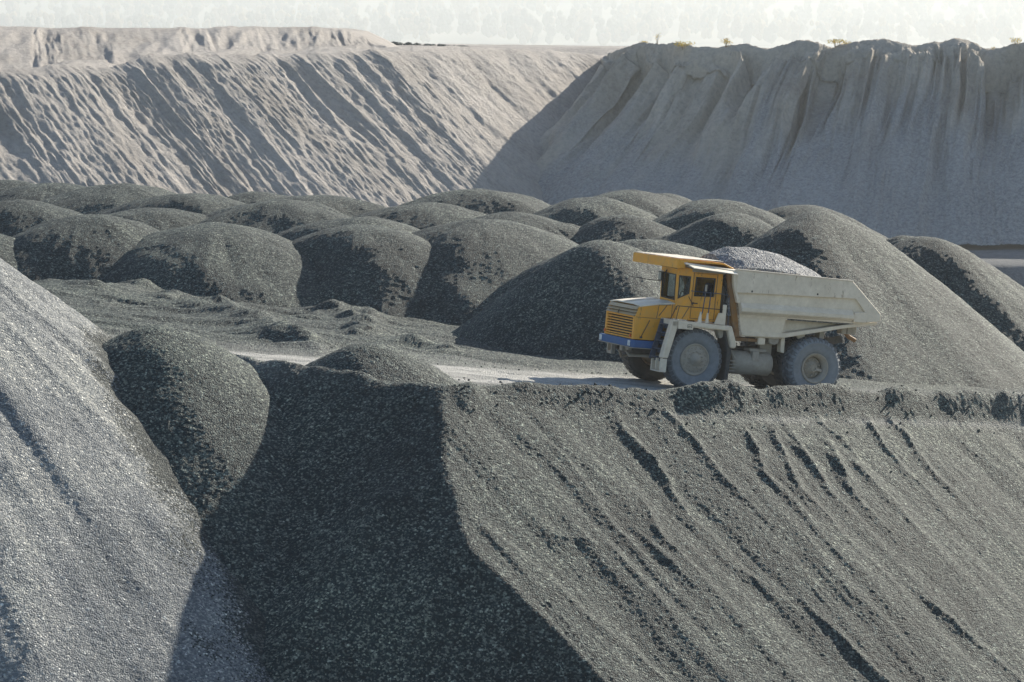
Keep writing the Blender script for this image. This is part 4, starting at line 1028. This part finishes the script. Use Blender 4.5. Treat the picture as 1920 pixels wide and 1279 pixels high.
# row of dark rubble on the far plateau
rv = []; rf = []; rnd = random.Random(5)
ico = bmesh.new(); bmesh.ops.create_icosphere(ico, subdivisions=1, radius=1); iv = [v.co.copy() for v in ico.verts]; if_ = [[v.index for v in fc.verts] for fc in ico.faces]; ico.free()
for k in range(150):
    px = rnd.uniform(700, 1120); p = surf_y(px, 80 + (px - 700) * .055 + rnd.uniform(-1, 2), 450 + rnd.uniform(-6, 6)); sc = Vector((rnd.uniform(.25, .8), rnd.uniform(.3, .6), rnd.uniform(.1, .3)))
    o = len(rv); rv += [tuple(p + Vector((q.x * sc.x, q.y * sc.y, q.z * sc.z + .1)) * 1) for q in iv]; rf += [tuple(i + o for i in q) for q in if_]
tag(MB().add(rv, rf).build('rubble', M_GR, None, 0), kind='stuff')
# plateau under the rubble
def pl(x, y): return np.where(y < 420, 0, 0) + .15 * fbm(x * .2, y * .2, 3)
flat('plateau', -60, 60, 425, 660, 0, 60, 60, M_CLAY_L, lambda x, y: at(900, 87, 450)[2] + .15 * fbm(x * .2, y * .2, 3) - .012 * (x + 4) - .25 * sstep(440, 425, y) * 8)

# far wooded hillside dissolving in the haze
def fh(x, y): return -37 + sstep(7000, 14500, y) * 330 + 22 * fbm(x * .0009, y * .0009, 3)
flat('far_hillside', -5500, 5500, 6900, 15500, 0, 70, 110, simple('far_undergrowth', (.20, .19, .12), .9), fh)
LF = [simple('far_green_leaves', (.18, .18, .11), .9), simple('far_yellow_leaves', (.44, .34, .17), .9), simple('far_orange_leaves', (.36, .27, .15), .9)]
rnd = random.Random(8); tv = [[], [], []]; tf = [[], [], []]
for k in range(1500):
    y = rnd.uniform(8000, 12500); x = rnd.uniform(-1, 1) * y * .24; z = float(fh(np.array(x), np.array(y))) + CZ
    g = rnd.random(); ci = 0 if g < .55 else (1 if g < .82 else 2)
    h_ = rnd.uniform(45, 85); r_ = rnd.uniform(12, 24)
    for q in range(9):
        cx = x + rnd.uniform(-.6, .6) * r_; cy = y + rnd.uniform(-.6, .6) * r_; cz = z + h_ * rnd.uniform(.3, 1); ss = r_ * rnd.uniform(.35, .65)
        o = len(tv[ci]); tv[ci] += [(cx + v.x * ss, cy + v.y * ss, cz + v.z * ss * 1.3) for v in (iv[i] for i in range(12))]; tf[ci] += [tuple(i + o for i in q_) for q_ in if_]
fo = None
allv = []; allf = []; mi = []
for ci in range(3):
    o = len(allv); allv += tv[ci]; allf += [tuple(i + o for i in q) for q in tf[ci]]; mi += [ci] * len(tf[ci])
fo = link_mesh('distant_forest', allv, np.array(allf), LF[0]); fo.data.materials.append(LF[1]); fo.data.materials.append(LF[2]); fo.data.polygons.foreach_set('material_index', mi)
tag(fo, kind='stuff')

# air
hz = MB().box(-9000, 9000, -58, 16000, -37 + CZ - 1.5, 330)
hm = bpy.data.materials.new('air_haze'); hm.use_nodes = True; hn = hm.node_tree.nodes; hn.clear()
pv = hn.new('ShaderNodeVolumePrincipled'); pv.inputs['Color'].default_value = (.64, .68, .70, 1); pv.inputs['Density'].default_value = HAZE; pv.inputs['Anisotropy'].default_value = .3
ho = hn.new('ShaderNodeOutputMaterial'); hm.node_tree.links.new(pv.outputs[0], ho.inputs['Volume'])
hzo = hz.build('haze', hm, None, 0); tag(hzo, kind='stuff')
